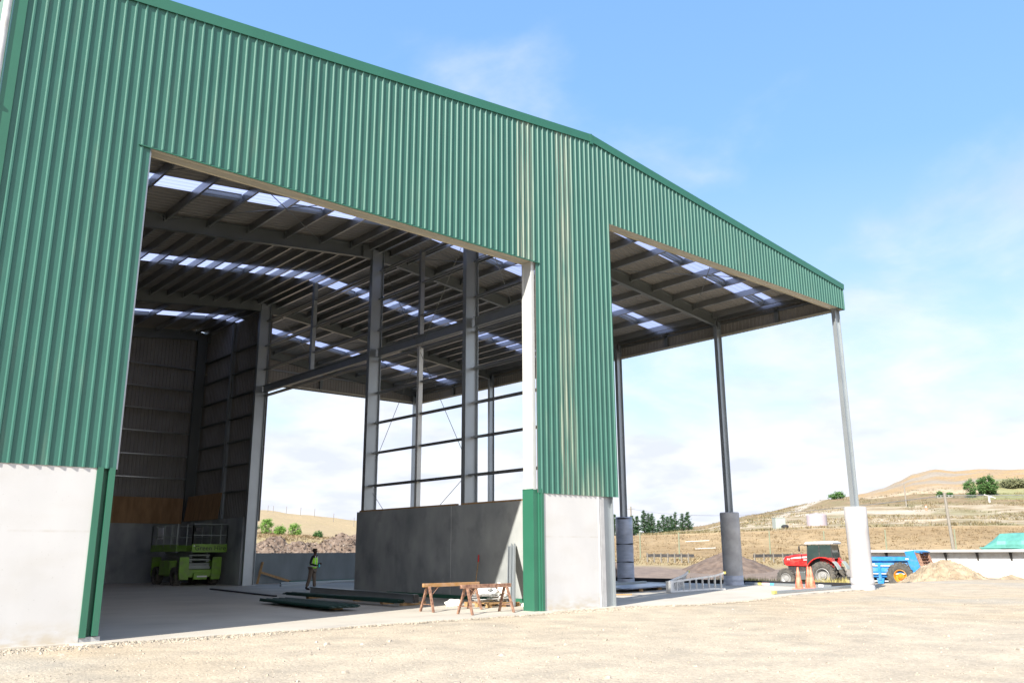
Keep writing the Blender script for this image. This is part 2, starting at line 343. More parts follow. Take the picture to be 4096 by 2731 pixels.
# ------------------------------------------------------------------ ground
def dir_px(u, v):
    a = (u-2048)/F_PX; b_ = -(v-1365.5)/F_PX
    a, b_ = a*math.cos(-ROLL)-b_*math.sin(-ROLL), a*math.sin(-ROLL)+b_*math.cos(-ROLL)
    return FW + RT*a + UP*b_
def elev(u, v):
    r = dir_px(u, v); return r.z/math.hypot(r.x, r.y)
DS = [100, 120, 150, 190, 235, 300, 420, 650, 1400]
TAB = { # surveyed heights of the hills, by bearing
 -3000: (.9,1.9,4,6,8,12,16,14,0),
 1000: (3.4, 4.3, 4.46, 6.5, 9.25, 15.77, 20.41, 21.0, 0),
 1200: (3.2, 3.9, 3.64, 5.48, 8.01, 14.24, 18.25, 19.33, 0),
 1430: (2.5, 3.1, 3.0, 4.43, 6.72, 12.05, 14.83, 15.76, 0),
 2500: (0.44, 0.99, 4.21, 4.8, 5.43, 6.07, 6.68, 5.86, 0),
 2790: (0.36, 0.86, 4.4, 5.36, 6.64, 9.27, 9.91, 9.1, 0),
 2950: (0.3, 0.74, 4.54, 6.0, 8.39, 12.24, 13.74, 14.18, 0),
 3050: (0.29, 0.73, 4.54, 6.36, 9.27, 13.18, 15.87, 15.76, 0),
 3200: (0.29, 0.66, 4.8, 6.77, 10.01, 15.98, 20.14, 18.93, 0),
 3330: (0.29, 0.65, 4.89, 6.88, 10.25, 17.68, 22.65, 22.06, 0),
 3400: (0.29, 0.64, 4.94, 6.92, 10.35, 17.94, 24.48, 25.29, 0),
 3480: (0.34, 0.64, 4.97, 6.96, 10.38, 17.78, 26.25, 28.44, 0),
 3560: (0.34, 0.63, 5.01, 6.99, 10.34, 17.69, 28.43, 34.94, 0),
 3630: (0.36, 0.69, 5.01, 6.94, 10.32, 17.54, 31.7, 41.38, 0),
 3680: (0.39, 0.72, 5.02, 6.94, 10.25, 17.43, 34.57, 46.18, 0),
 3775: (0.39, 0.74, 5.0, 6.91, 10.13, 17.3, 36.11, 50.64, 0),
 3850: (0.39, 0.74, 4.99, 6.9, 10.04, 17.14, 35.0, 50.14, 0),
 3950: (0.39, 0.73, 4.97, 6.86, 9.96, 16.99, 35.71, 50.28, 0),
 4096: (0.4, 0.76, 4.92, 6.77, 9.89, 16.73, 34.7, 50.08, 0),
 5200: (.4, .76, 4.9, 6.7, 9.8, 16.6, 33, 46, 0),
 9500: (-.9,-.9,2,3,4,5,6,4,0)}
KEYS = sorted(TAB)
def bearing(u):
    r = dir_px(u, 2200) if u < 6000 and u > -2000 else None
    if r is None: return math.radians(-25 if u < 0 else 115)
    return math.atan2(r.x, r.y)
BK = [(bearing(k), TAB[k]) for k in KEYS]
def ss(t): t = max(0, min(1, t)); return t*t*(3-2*t)
def far_z(az, d):
    if az <= BK[0][0] or az >= BK[-1][0]: return None
    for (a0, t0), (a1, t1) in zip(BK, BK[1:]):
        if a0 <= az <= a1: break
    f = ss((az-a0)/(a1-a0)) * .5 + .5*(az-a0)/(a1-a0)
    T = [x+(y-x)*f for x, y in zip(t0, t1)]
    if d <= DS[0]: return T[0]
    for i in range(len(DS)-1):
        if d <= DS[i+1]: return T[i]+(T[i+1]-T[i])*(d-DS[i])/(DS[i+1]-DS[i])
    return T[-1]
def lerp3(a, b_, f): return tuple(x+(y-x)*f for x, y in zip(a, b_))
def ground_z(x, y):
    d = math.hypot(x-CAM.x, y-CAM.y); az = math.atan2(x-CAM.x, y-CAM.y)
    z = -.03
    # terrain drops towards the yard on the far side
    ur = 2048+F_PX*math.tan(max(-.3, min(1.4, az))-.7264)
    fr_ = ss((ur-3420)/450); rt_ = ss((ur-1700)/500); z += rt_*(-(1.05-.68*fr_)*ss((d-47.5-8*fr_)/8) + (.55-.3*fr_)*ss((d-70)/18))
    # scraped gravel in front of the pillar and the apron
    if y < 1.5: z += .02*ss((2-x)/3)*ss((y+4)/3)
    if d < 45: z += .035*noise.noise(Vector((x*.35, y*.35, 0))) + .018*noise.noise(Vector((x*1.3, y*1.3, 4)))
    inside = WL-1 < x < W3+.9 and -.8 < y < YB+.4
    if inside: z = -.035
    elif WL-2 < x < W3+2 and -2.6 < y < YB+1: z = -.02+(z+.02)*ss((-.8-y)/1.8 if y < -.8 else 1)
    fz = far_z(az, d)
    if fz is not None and d > 78:
        n_ = noise.noise(Vector((x*.02, y*.02, 1)))*.9*ss((d-170)/200)*2 + noise.noise(Vector((x*.07, y*.07, 2)))*(.25+.9*ss((d-200)/150))*ss((d-110)/60) \
             + noise.noise(Vector((x*.2, y*.2, 2)))*.35*ss((d-230)/100)
        f = ss((d-78)/22); z = z*(1-f) + fz*f + n_*.6
    return z
GRAVEL = (.435, .372, .285); TAN = (.27, .192, .103); BROWN = (.19, .145, .12); YARD = (.27, .235, .19)
def soil(x, y):
    d = math.hypot(x-CAM.x, y-CAM.y); az = math.atan2(x-CAM.x, y-CAM.y)
    u = 2048 + F_PX*math.tan(az - .7264)/math.cos(PITCH)*1.0
    n_ = noise.noise(Vector((x*.05, y*.05, 7))); n2_ = noise.noise(Vector((x*.18, y*.18, 9))); n3_ = noise.noise(Vector((x*.5, y*.5, 3)))
    c = lerp3(GRAVEL, (.43, .345, .235), ss(.5+n_*1.4+n2_*.8))
    c = lerp3(c, (.37, .34, .285), .75*ss(.1+n2_*1.8+n_*1.5+n3_*.6))
    if d > 50: # yard with a brown strip then a dry verge
        right = ss((x-31)/4)
        yd = lerp3(YARD, (.34, .28, .20), ss(.5+n2_))
        c = lerp3(c, yd, ss((d-52)/10))
        if u < 3150: c = lerp3(c, BROWN, ss((d-76+4*n_)/4)*ss((94-d)/5)*.85)
    if d > 88: c = lerp3(c, (.33, .26, .14), ss((d-88-6*n2_)/5))
    if d > 112:
        g = lerp3(TAN, (0.347, 0.254, 0.143), ss(.5+n_*1.3+n2_))
        g = lerp3(g, (0.223, 0.161, 0.081), .5*ss(n2_*2+n3_))
        if u < 1900: g = lerp3(g, (0.397, 0.310, 0.186), .8*ss((d-150)/60)); g = lerp3(g, (0.30, 0.26, 0.12), .3*ss(n2_*3-.6+n_))
        c = lerp3(c, g, ss((d-112)/8))
    if d > 148 and u > 2400:
        g = lerp3((0.248, 0.192, 0.118), (0.310, 0.260, 0.186), ss(.5+n2_*1.6))
        g = lerp3(g, (0.143, 0.143, 0.062), .55*ss(n_*2.5+n3_*1.2))
        c = lerp3(c, g, ss((d-152-4*n2_)/10))
        c = lerp3(c, (0.384, 0.322, 0.236), .8*ss(1-abs(d-196-5*n_)/9)*ss(.6+n2_*2))
        if d > 262:
            br = lerp3((0.223, 0.161, 0.096), (0.167, 0.136, 0.074), ss(.5+n2_*2))
            c = lerp3(c, br, ss((d-262)/10))
        # gravel track on the hillside
        c = lerp3(c, (0.372, 0.322, 0.260), .9*ss(2.2-abs(d-243-6*n_)/3.2)*ss((3900-u)/300))
        if 3080 < u < 3420:
            pd = 250+(u-3080)*.0 + 55*ss((3330-u)/260); pd = 250+ (330-250)*ss((u-3080)/300)
            c = lerp3(c, (0.372, 0.329, 0.273), .9*ss(2-abs(d-pd)/9))
        if d > 318 and u > 3300:
            dm = lerp3((0.372, 0.260, 0.136), (0.298, 0.223, 0.143), ss(.5+n2_*2+n3_))
            dm = lerp3(dm, (0.279, 0.254, 0.217), .7*ss(n_*3))
            c = lerp3(c, dm, ss((d-318-10*n2_)/14)*ss((u-3330)/120))
            if d < 345: c = lerp3(c, (0.409, 0.322, 0.223), .8*ss((345-d)/10)*ss(.8+n_))
        c = tuple(min(.7, k*(1.22-.2*ss((d-310)/20)*ss((u-3330)/80)+.22*n2_)) for k in c)
        if u > 3880: c = lerp3(c, (.20, .24, .09), .6*ss((u-3850-220*n_)/160)*ss((372-d)/15)*ss((d-285)/15))
    return c
azs = []
a = -180.
while a < 180:
    azs.append(math.radians(a)); a += .33 if 2 <= a < 80 else (1.5 if -20 < a < 100 else 6)
rads = [.6]
while rads[-1] < 5000:
    r = rads[-1]
    st = max(.35, r*.028) if r < 30 else (1.0 if r < 60 else (1.3 if r < 130 else (1.8 if r < 480 else r*.12)))
    rads.append(r+st)
vs_, fs_, cs_ = [], [], []
n = len(azs)
for r in rads:
    for a in azs:
        x = CAM.x+r*math.sin(a); y = CAM.y+r*math.cos(a); vs_.append((x, y, ground_z(x, y))); cs_.append(soil(x, y))
for k in range(len(rads)-1):
    for i in range(n): fs_.append((k*n+i, k*n+(i+1) % n, (k+1)*n+(i+1) % n, (k+1)*n+i))
fs_.append(tuple(range(n-1, -1, -1)))
me = bpy.data.meshes.new('ground'); me.from_pydata(vs_, [], fs_); me.update()
at_ = me.color_attributes.new('soil', 'FLOAT_COLOR', 'POINT')
for i, c in enumerate(cs_): at_.data[i].color = (*c, 1)
for p in me.polygons: p.use_smooth = True
g = bpy.data.objects.new('ground', me); COL.objects.link(g); tag(g, kind='structure')
gm = mat('ground_soil', (.84, .84, .84), .95, 0, .1, 1.1, col2=(1.12, 1.1, 1.06), attr='soil', spec=.15, detail=9)
t = gm.node_tree; b = bsdf(gm); co = t.nodes.new('ShaderNodeTexCoord')
# pebbles: cell colours + bump
vo = t.nodes.new('ShaderNodeTexVoronoi'); vo.inputs['Scale'].default_value = 22; t.links.new(co.outputs['Object'], vo.inputs['Vector'])
vo2 = t.nodes.new('ShaderNodeTexVoronoi'); vo2.inputs['Scale'].default_value = 8; t.links.new(co.outputs['Object'], vo2.inputs['Vector'])
hs = t.nodes.new('ShaderNodeSeparateColor'); t.links.new(vo.outputs['Color'], hs.inputs[0])
mr = t.nodes.new('ShaderNodeMapRange'); mr.inputs[3].default_value = .87; mr.inputs[4].default_value = 1.10; t.links.new(hs.outputs[0], mr.inputs[0])
mm = t.nodes.new('ShaderNodeMix'); mm.data_type = 'RGBA'; mm.blend_type = 'MULTIPLY'; mm.inputs['Factor'].default_value = 1
src = b.inputs['Base Color'].links[0].from_socket
t.links.new(src, mm.inputs['A']); t.links.new(mr.outputs[0], mm.inputs['B']); t.links.new(mm.outputs['Result'], b.inputs['Base Color'])
nb = t.nodes.new('ShaderNodeTexNoise'); nb.inputs['Scale'].default_value = 3; nb.inputs['Detail'].default_value = 12; nb.inputs['Roughness'].default_value = .7
t.links.new(co.outputs['Object'], nb.inputs['Vector'])
ad = t.nodes.new('ShaderNodeMath'); ad.operation = 'SUBTRACT'; t.links.new(nb.outputs['Fac'], ad.inputs[0])
ml = t.nodes.new('ShaderNodeMath'); ml.operation = 'MULTIPLY'; ml.inputs[1].default_value = .35; t.links.new(vo.outputs['Distance'], ml.inputs[0]); t.links.new(ml.outputs[0], ad.inputs[1])
bp = t.nodes.new('ShaderNodeBump'); bp.inputs['Strength'].default_value = .55; bp.inputs['Distance'].default_value = .05
t.links.new(ad.outputs[0], bp.inputs['Height']); t.links.new(bp.outputs[0], b.inputs['Normal'])
me.materials.append(gm)

# slab (thin step above the gravel) -- outline follows the ragged gravel edge
def edge_y(x):
    if x < W1: return -.42 - .02*x + .1*noise.noise(Vector((x*1.5, 0, 0)))
    if x < W2-.1: return -.30 + .08*noise.noise(Vector((x*2, 0, 0)))
    if x < 19: return -.30 - .95*ss((x-W2)/2.2) + .1*noise.noise(Vector((x*1.5, 0, 0)))
    return -1.25 + 1.25*ss((x-19)/7) + .1*noise.noise(Vector((x*1.3, 0, 0)))
mb = MB(); xs = [WL-.3+i*.2 for i in range(int((W3+.7-WL+.3)/.2)+1)]
top = [(x, edge_y(x) if x > -.4 else -.1, 0) for x in xs]
bot = [(x, y, -.3) for x, y, z in top]; back = [(x, YB+.3, 0) for x in xs]
nn = len(xs); mb.add(top+bot+back, [(i, i+1, nn+i+1, nn+i) for i in range(nn-1)]+[(i, i+1, 2*nn+i+1, 2*nn+i) for i in range(nn-1)])
mb.add([(W3+.7, edge_y(W3+.7), 0), (W3+.7, YB+.3, 0), (W3+.7, YB+.3, -.5), (W3+.7, edge_y(W3+.7), -.5)], [(0,1,2,3)])
tag(mb.build('concrete_floor', 'slab'), kind='structure')

def stones():
    vs, fs = [], []
    rnd = random.Random(3)
    def put(x, y, s, zoff=0):
        z = ground_z(x, y) + zoff; o = len(vs); h = s*rnd.uniform(.35, .7); ro = rnd.random()*6.3
        k = 5
        for i in range(k):
            a = ro+i*2*PI/k; r = s*rnd.uniform(.7, 1.15); vs.append((x+r*math.cos(a), y+r*math.sin(a), z-.01))
        for i in range(k):
            a = ro+i*2*PI/k+.3; r = s*rnd.uniform(.35, .8); vs.append((x+r*math.cos(a), y+r*math.sin(a), z+h*rnd.uniform(.6, 1.1)))
        for i in range(k): j = (i+1) % k; fs.append((o+i, o+j, o+k+j, o+k+i))
        fs.append(tuple(o+k+i for i in range(k)))
    for _ in range(15000):
        d = 7.5+26*rnd.random()**1.3; a = math.radians(rnd.uniform(3, 80))
        x = CAM.x+d*math.sin(a); y = CAM.y+d*math.cos(a)
        if x > WL-.3 and x < W3+.7 and y > edge_y(x)-.02: continue
        if x < WL and y > -.2: continue
        s = rnd.uniform(.007, .018) if rnd.random() < .93 else (rnd.uniform(.02, .04) if rnd.random() < .93 else rnd.uniform(.05, .09))
        put(x, y, s)
    # heap of clods along the left pillar foot and the right pillar foot
    for _ in range(2600):
        x = rnd.uniform(-4.5, 3.5); y = -.15-abs(rnd.gauss(0, .45)); 
        if y > edge_y(x) and x > -.3: continue
        put(x, y, rnd.uniform(.012, .05)*rnd.random()+.01, .0)
    for _ in range(2600):
        x = rnd.uniform(0, 24); y = edge_y(x)-abs(rnd.gauss(0, .07))+.03; put(x, y, rnd.uniform(.01, .035), .02)
    for _ in range(1500):
        x = rnd.uniform(11.6, 16.6); y = -.33-abs(rnd.gauss(0, .25)); put(x, y, rnd.uniform(.012, .045), .0)
    me = bpy.data.meshes.new('gravel_stones'); me.from_pydata(vs, [], fs); me.update()
    me.materials.append(mat('stone_tan', (.20, .175, .14), .9, 0, .2, 11, col2=(.47, .41, .32), detail=2))
    o = bpy.data.objects.new('gravel_stones', me); COL.objects.link(o); tag(o, 'loose pale stones scattered over the gravel yard', 'gravel', kind='stuff')
stones()

# ------------------------------------------------------------------ THE SHED
shed = thing('steel_shed', (0,0,0), 'large green clad steel shed with open front bays and canopy on round piers', 'shed')
def P(name, mb, mt, smooth=False, bevel=0, parent=None, label=None):
    o = mb.build(name, mt, parent or shed, smooth, bevel=bevel)
    if label: o['label'] = label
    return o
# ribbed sheet: list of (s, out) along the run
PITCH_R = .2149
def rib_stations(x0, x1, phase=0., pitch=PITCH_R, h=.032):
    pts = []; k = math.floor((x0-phase)/pitch)-1
    while True:
        b0 = phase+k*pitch
        if b0 > x1+pitch: break
        for dx, o in ((0, 0), (.020, h), (.050, h), (.070, 0), (.118, 0), (.122, .002), (.134, .002), (.138, 0)): pts.append((b0+dx, o))
        k += 1
    res = [p for p in pts if x0 < p[0] < x1]
    def val(x):
        for (a, o), (c, q) in zip(pts, pts[1:]):
            if a <= x <= c: return o+(q-o)*(x-a)/(c-a+1e-9)
        return 0
    return [(x0, val(x0))]+res+[(x1, val(x1))]
def clad(name, segs, yy, mt, phase=0.0, sgn=-1, swap=False, parent=None, ztop=None, h=.032):
    mb = MB()
    for x0, x1, zb in segs:
        st = rib_stations(x0, x1, phase, h=h)
        lo = []; hi = []
        for x, o in st:
            zt = ztop(x) if ztop else rz(x)-.05
            p = (x, yy+sgn*o); p = (p[1], p[0]) if swap else p
            lo.append((p[0], p[1], zb)); hi.append((p[0], p[1], zt))
        k = len(st); mb.add(lo+hi, [(i, i+1, k+i+1, k+i) for i in range(k-1)])
    return P(name, mb, mt, parent=parent)
PH = -.205
clad('front_cladding', [(WL+.02, -.12, ZC), (-.12, 0, ZC), (0, W1-.75, ZH)], -.012, 'green', PH)
clad('muddy_cladding', [(W1-.75, W1+.0, ZH), (W1+.0, W2, ZC)], -.012, 'greenmud', PH)
clad('canopy_cladding', [(W2, W3+.12, ZH2-.03)], -.012, 'green', PH)
# inner faces of the gable (dull zinc colour lining, slightly behind)
mb = MB()
for x0, x1, zb in ((WL+.1, 0, ZC), (0, W1, ZH+.01), (W1, W2-.05, ZC), (W2-.05, W3, ZH2)):
    mb.add([(x0, .02, zb+.02), (x1, .02, zb+.02), (x1, .02, rz(x1)-.12), (x0, .02, rz(x0)-.12)] if not x0 < XR < x1 else
           [(x0, .02, zb+.02), (x1, .02, zb+.02), (x1, .02, rz(x1)-.12), (XR, .02, rz(XR)-.12), (x0, .02, rz(x0)-.12)],
           [(0,1,2,3)] if not x0 < XR < x1 else [(0,1,2,3,4)])
P('gable_lining', mb, 'under')
# barge flashing over the gable
mb = MB()
for x0, x1 in ((WL-.12, XR), (XR, W3+.16)):
    p = Vector((x0, 0, rz(x0)+.10)); q = Vector((x1, 0, rz(x1)+.10))
    mb.prof([(.03,-.062),(.03,.25),(.018,.25),(.018,-.05),(-.25,-.05),(-.25,-.062)], p, q, (0,0,1), v=(0,1,0))
P('barge_flashing', mb, 'trim')
mb = MB(); mb.prof([(-.07,0),(0,.03),(.07,0),(.07,-.36),(.06,-.36),(0,-.34),(-.06,-.36),(-.07,-.36)], (XR,-.07,ZR+.115), (XR,.3,ZR+.115), (1,0,0), v=(0,0,1)); P('ridge_cap', mb, 'trim')
# left corner flashing, downpipe
mb = MB(); mb.box(WL-.03, WL+.2, -.055, -.045, ZC-.0, rz(WL)); mb.box(WL-.03, WL-.02, -.045, .25, ZC, rz(WL)); P('corner_flashing', mb, 'trim')
mb = MB(); mb.tube((WL-.14, -.05, .2), (WL-.14, -.05, 13.3), .07, n=20); mb.tube((WL-.14, -.05, 7.0), (WL-.14, -.05, 7.06), .08, n=20)
dp = P('downpipe', mb, 'white', smooth=False)
for z in (5.0, 10.15): mb = MB(); mb.box(WL-.24, WL-.04, -.125, .04, z, z+.05); P('bracket', mb, 'white', parent=dp)
# precast panels at the front
mb = MB(); mb.box(WL+.12, -.34, .0, .17, -.3, ZC+.1); mb.box(WL-.1, WL+.08, .02, .19, -.3, ZC+.1); P('concrete_panel', mb, 'conc', bevel=.008)
mb = MB(); mb.box(W1+.2, 14.02, .0, .17, -.35, ZC+.1); P('concrete_panel', mb, 'conc', bevel=.008)
mb = MB(); mb.box(14.09, 14.27, .004, .17, -.35, ZC+.08); P('concrete_panel', mb, 'pier', bevel=.008)
mb = MB(); mb.box(14.03, 14.085, .01, .12, -.3, ZC+.05); P('joint_sealant', mb, 'white')
mb = MB(); mb.box(13.985, 14.025, -.012, .0, -.3, ZC); P('joint_strip', mb, 'offwhite')
# jamb trims
mb = MB()
mb.box(-.35, -.23, -.03, .0, .08, ZC+.02); mb.box(-.23, -.12, .12, .13, .08, ZC+.02); mb.box(-.125, -.01, -.03, .12, .10, ZC+.02)
mb.box(-.24,-.23,-.02,.13,.08,ZC)
P('jamb_flashing', mb, 'trim')
mb = MB(); mb.box(-.34, .04, .01, .35, -.25, .085); P('jamb_footing', mb, 'pier')
mb = MB()
mb.box(W1+.10, W1+.2, -.035, 0, -.02, ZC+.12); mb.box(W1+.055, W1+.10, .0, .01, -.02, ZC+.12)
mb.box(W1+.05, W1+.21, .012, .062, -.02, ZC+.12); mb.box(W1-.115, W1+.06, .062, .072, .0, ZC+.12); mb.box(W1-.125, W1-.115, .062, .52, .0, ZC+.12)
P('jamb_flashing', mb, 'trim')
mb = MB(); mb.box(W1-.16, W1+.22, -.04, .56, -.3, -.02); P('jamb_footing', mb, 'pier')
# jamb posts (wind posts): web faces -x
def post(x, y0, y1, z0, z1, name='wind_post', m_='galv', wd=.2):
    mb = MB(); mb.ibeam((x, (y0+y1)/2, z0), (x, (y0+y1)/2, z1), y1-y0, wd, (0,1,0)); return P(name, mb, m_)
mb = MB(); mb.box(W1-.11, W1+.0, .06, .48, ZC+.1, ZH+.3); mb.box(W1-.125, W1-.11, .06, .10, ZC+.1, ZH+.3); mb.box(W1-.125, W1-.11, .43, .48, ZC+.1, ZH+.3); P('wind_post', mb, 'alu')
mb = MB(); mb.box(-.08, .045, .04, .44, ZC, ZH+.3); P('wind_post', mb, 'galv')
# header beams with soffit flashing
mb = MB(); mb.cbeam((-.1, .19, ZH+.12), (W1+.02, .19, ZH+.12), .30, .24, (0,1,0), lip=.05); mb.box(-.1, W1, .0, .46, ZH-.0, ZH+.008); mb.box(-.1, W1, .45, .46, ZH-.02, ZH+.3); mb.box(-.1, W1, .15, .158, ZH-.012, ZH+.0)
P('header_beam', mb, 'soffit')
mb = MB(); mb.box(-.25, W1+.13, -.055, .0, ZH-.03, ZH-.022); mb.box(-.25, W1+.13, -.06, -.053, ZH-.045, ZH-.022); P('header_drip_flashing', mb, 'trim')
mb = MB(); mb.box(W2, W3-.45, .0, .42, ZH2, ZH2+.008); mb.box(W2, W3-.45, .41, .42, ZH2-.03, ZH2+.3); mb.box(W2, W3-.25, .15, .158, ZH2-.012, ZH2); P('header_beam', mb, 'soffit')
# side wall (left, seen only from inside / for shade)
mb = MB()
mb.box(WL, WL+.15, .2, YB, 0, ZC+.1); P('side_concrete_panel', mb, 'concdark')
clad('side_cladding', [(.1, YB, ZC)], WL-.03, 'green', 0, -1, True, ztop=lambda s: rz(WL)-.05)
mb = MB(); mb.box(WL, WL+.01, .2, YB, ZC, rz(WL)-.1); P('side_lining', mb, 'under')
# canopy side fascia
clad('side_fascia', [(0, YB, ZH2-.03)], W3+.10, 'green', 0, 1, True, ztop=lambda s: rz(W3)-.03)
clad('fascia_lining', [(.1, YB, ZH2)], W3+.085, 'under', 0.05, -1, True, ztop=lambda s: rz(W3)-.1, h=.02)
mb = MB(); mb.cbeam((W3+.0, .1, ZH2+.06), (W3+.0, YB, ZH2+.06), .14, .08, (1,0,0)); P('fascia_rail', mb, 'soffit')
mb = MB(); mb.cbeam((W3+.0, .1, rz(W3)-.4), (W3+.0, YB, rz(W3)-.4), .14, .08, (1,0,0)); P('fascia_rail', mb, 'purlin')
for y in (3.4, 10.2, 17.2, 21.1, 29.3):
    mb = MB(); mb.box(W3-.07, W3+.06, y-.1, y+.1, ZH2+.05, rz(W3)-.2); P('fascia_post', mb, 'galvdark')
mb = MB(); mb.prof([(0,0),(.0,.14),(-.01,.14),(-.01,.01),(-.16,.01),(-.16,0)], (W3+.15, -.06, rz(W3)+.09), (W3+.15, YB, rz(W3)+.09), (0,0,1), v=(-1,0,0)); P('eave_flashing', mb, 'trim')
# back fascia of the canopy and back wall of the closed end
clad('back_fascia', [(14.7, W3+.1, ZH2-.03)], YB+.1, 'green', 0, 1)
clad('back_fascia_lining', [(14.7, W3, ZH2-.02)], YB+.085, 'under', .05, -1, h=.02, ztop=lambda x: rz(x)-.1)
mb = MB(); mb.cbeam((14.7, YB-.05, ZH2+.06), (W3, YB-.05, ZH2+.06), .14, .08, (0,1,0)); P('fascia_rail', mb, 'soffit')
mb = MB(); mb.cbeam((14.7, YB-.05, 13.35), (W3, YB-.05, 13.35), .14, .08, (0,1,0)); P('fascia_rail', mb, 'purlin')
for x in (18.2, 22.9, 27.4):
    mb = MB(); mb.box(x-.1, x+.1, YB-.1, YB+.02, ZH2+.05, rz(x)-.2); P('fascia_post', mb, 'galvdark')
clad('back_cladding', [(WL, 14.95, ZC)], YB+.06, 'under', 0, -1, ztop=lambda x: rz(x)-.05)
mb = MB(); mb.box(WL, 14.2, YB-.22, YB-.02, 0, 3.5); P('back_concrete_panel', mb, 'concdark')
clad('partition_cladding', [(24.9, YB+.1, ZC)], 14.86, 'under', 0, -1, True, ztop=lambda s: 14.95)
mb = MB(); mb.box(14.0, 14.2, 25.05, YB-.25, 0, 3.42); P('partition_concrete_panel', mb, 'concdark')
mb = MB()
for i in range(10):
    x1 = 14.0-i*1.2; mb.box(x1-1.195, x1, YB-.30, YB-.265, 3.3, 4.78)
P('plywood_lining', mb, 'ply')
mb = MB()
for i, yy in enumerate((32.4, 31.2, 30.0, 28.8)):
    mb.prof([(-.6,0),(.595,0),(.595,.025),(-.6,.025)], (13.95, yy, 3.42), (14.12, yy, 4.85), (0,1,0))
P('plywood_lining', mb, 'ply')
for z in (5.9, 7.23, 8.6, 9.94, 11.25, 12.6):
    mb = MB(); mb.cbeam((WL, YB-.12, z), (14.1, YB-.12, z), .2, .07, (0,1,0)); P('girt', mb, 'purlin')
for z in (4.95, 6.4, 7.75, 9.1, 10.4, 11.75, 13.1):
    mb = MB(); mb.cbeam((14.72, 24.9, z), (14.72, YB-.2, z), .2, .07, (1,0,0)); P('girt', mb, 'galvdark')
mb = MB(); mb.ibeam((14.6, 29.3, 3.4), (14.6, 29.3, 14.9), .2, .2, (1,0,0)); P('girt_post', mb, 'galv')

# roof sheets + rooflights
LY = [(3.25, 4.28), (9.9, 10.95), (18.95, 20.1), (29.25, 30.3)]
def roofstrip(name, y0, y1, side, mt, dz=0, h=.038, parent=None):
    xe, xi = (WL-.1, XR) if side < 0 else (W3+.14, XR)
    st = rib_stations(y0, y1, 0, pitch=.30, h=h)
    A = [(xe, y, rz(xe)+o+dz) for y, o in st]; B = [(xi, y, rz(xi)+o+dz) for y, o in st]
    k = len(st); mb = MB(); mb.add(A+B, [(i, i+1, k+i+1, k+i) for i in range(k-1)])
    return P(name, mb, mt, parent=parent)
ys = [-.02]+[v for s_ in LY for v in s_]+[YB+.1]
for side in (-1, 1):
    for i in range(0, len(ys), 2): roofstrip('roof_sheet', ys[i], ys[i+1], side, 'under')
    for y0, y1 in LY: roofstrip('rooflight', y0-.04, y1+.04, side, 'rooflight', dz=.012, h=.012)
mb = MB()  # green weather face just above the sheets' lapped edges
for x0, x1 in ((WL-.1, XR), (XR, W3+.14)):
    for i in range(0, len(ys), 2):
        mb.add([(x0, ys[i]+.02, rz(x0)+.045), (x1, ys[i]+.02, rz(x1)+.045), (x1, ys[i+1]-.02, rz(x1)+.045), (x0, ys[i+1]-.02, rz(x0)+.045)], [(0,1,2,3)])
P('roof_weather_face', mb, 'roofg')
# purlins (run along y, lapped between frames)
PX = [-2.7, -1.77, -.12, 1.53, 3.18, 4.83, 6.49, 8.14, 9.79, 11.44, 12.95, 13.86, 14.42, 15.0, 16.03, 17.61, 19.19, 20.77, 22.35, 23.93, 25.51, 27.09, 28.67, 30.25, 30.75]
for x in PX:
    mb = MB(); sg = 1 if x < XR else -1
    ang = math.atan(S)*(1 if x < XR else -1)
    up = Vector((-math.sin(ang), 0, math.cos(ang)))
    for y0, y1 in zip(FR, FR[1:]):
        c = Vector((x, 0, rz(x)-.165))
        mb.cbeam((x, y0+.02, c.z), (x, y1-.02, c.z), .29, .085, up, tk=.007, lip=.028)
    P('purlin', mb, 'purlin')
for xa, xb in zip(PX[1:-2], PX[2:-1]):
    if xb-xa < 1.2: continue
    x = (xa+xb)/2; ang = math.atan(S)*(1 if x < XR else -1); mb = MB(); mb.cbeam((x, FR[2]+.02, rz(x)-.165), (x, FR[3]-.02, rz(x)-.165), .29, .085, (-math.sin(ang), 0, math.cos(ang)), tk=.007, lip=.028); P('purlin', mb, 'purlin')
# struts framed between alternate purlins under the rooflights
k = 0
for bi, (y0, y1) in enumerate(LY):
    yc = (y0+y1)/2
    for i, (xa, xb) in enumerate(zip(PX[2:-2], PX[3:-1])):
        if xb-xa < 1.2 or (i+bi) % 2: continue
        if bi == 2: xb = (xa+xb)/2
        mb = MB(); za, zb_ = rz(xa)-.13, rz(xb)-.13
        for dy in (-.10, .10): mb.cbeam((xa+.02, yc+dy, za), (xb-.06, yc+dy, zb_), .2, .05, (0,0,1), lip=.02)
        for xx, zz in ((xa+.03, za), (xb-.07, zb_)): mb.box(xx-.008, xx+.008, yc-.14, yc+.14, zz-.12, zz+.12)
        P('purlin_strut', mb, 'galv')
# thin strap bracing in the roof plane
def strap(a, b_): 
    mb = MB(); za = rz(a[0])-.36; zb_ = rz(b_[0])-.36
    mb.tube((a[0], a[1], za), (b_[0], b_[1], zb_), .016, n=6); P('roof_brace', mb, 'galvdark')
for a, b_ in (((-1.5, 6.9), (4.8, 13.3)), ((4.8, 6.9), (-1.5, 13.3)), ((4.8, 6.9), (11.4, 13.3)), ((11.4, 6.9), (4.8, 13.3)), ((15, 6.9), (22.3, 13.3)), ((22.3, 6.9), (15, 13.3)),
              ((22.3, .5), (28.6, 6.5)), ((28.6, .5), (22.3, 6.5)), ((15, 25), (22.3, 33.3)), ((22.3, 25), (15, 33.3)), ((3.2, 25), (9.8, 33.3)), ((9.8, 25), (3.2, 33.3))): strap(a, b_)
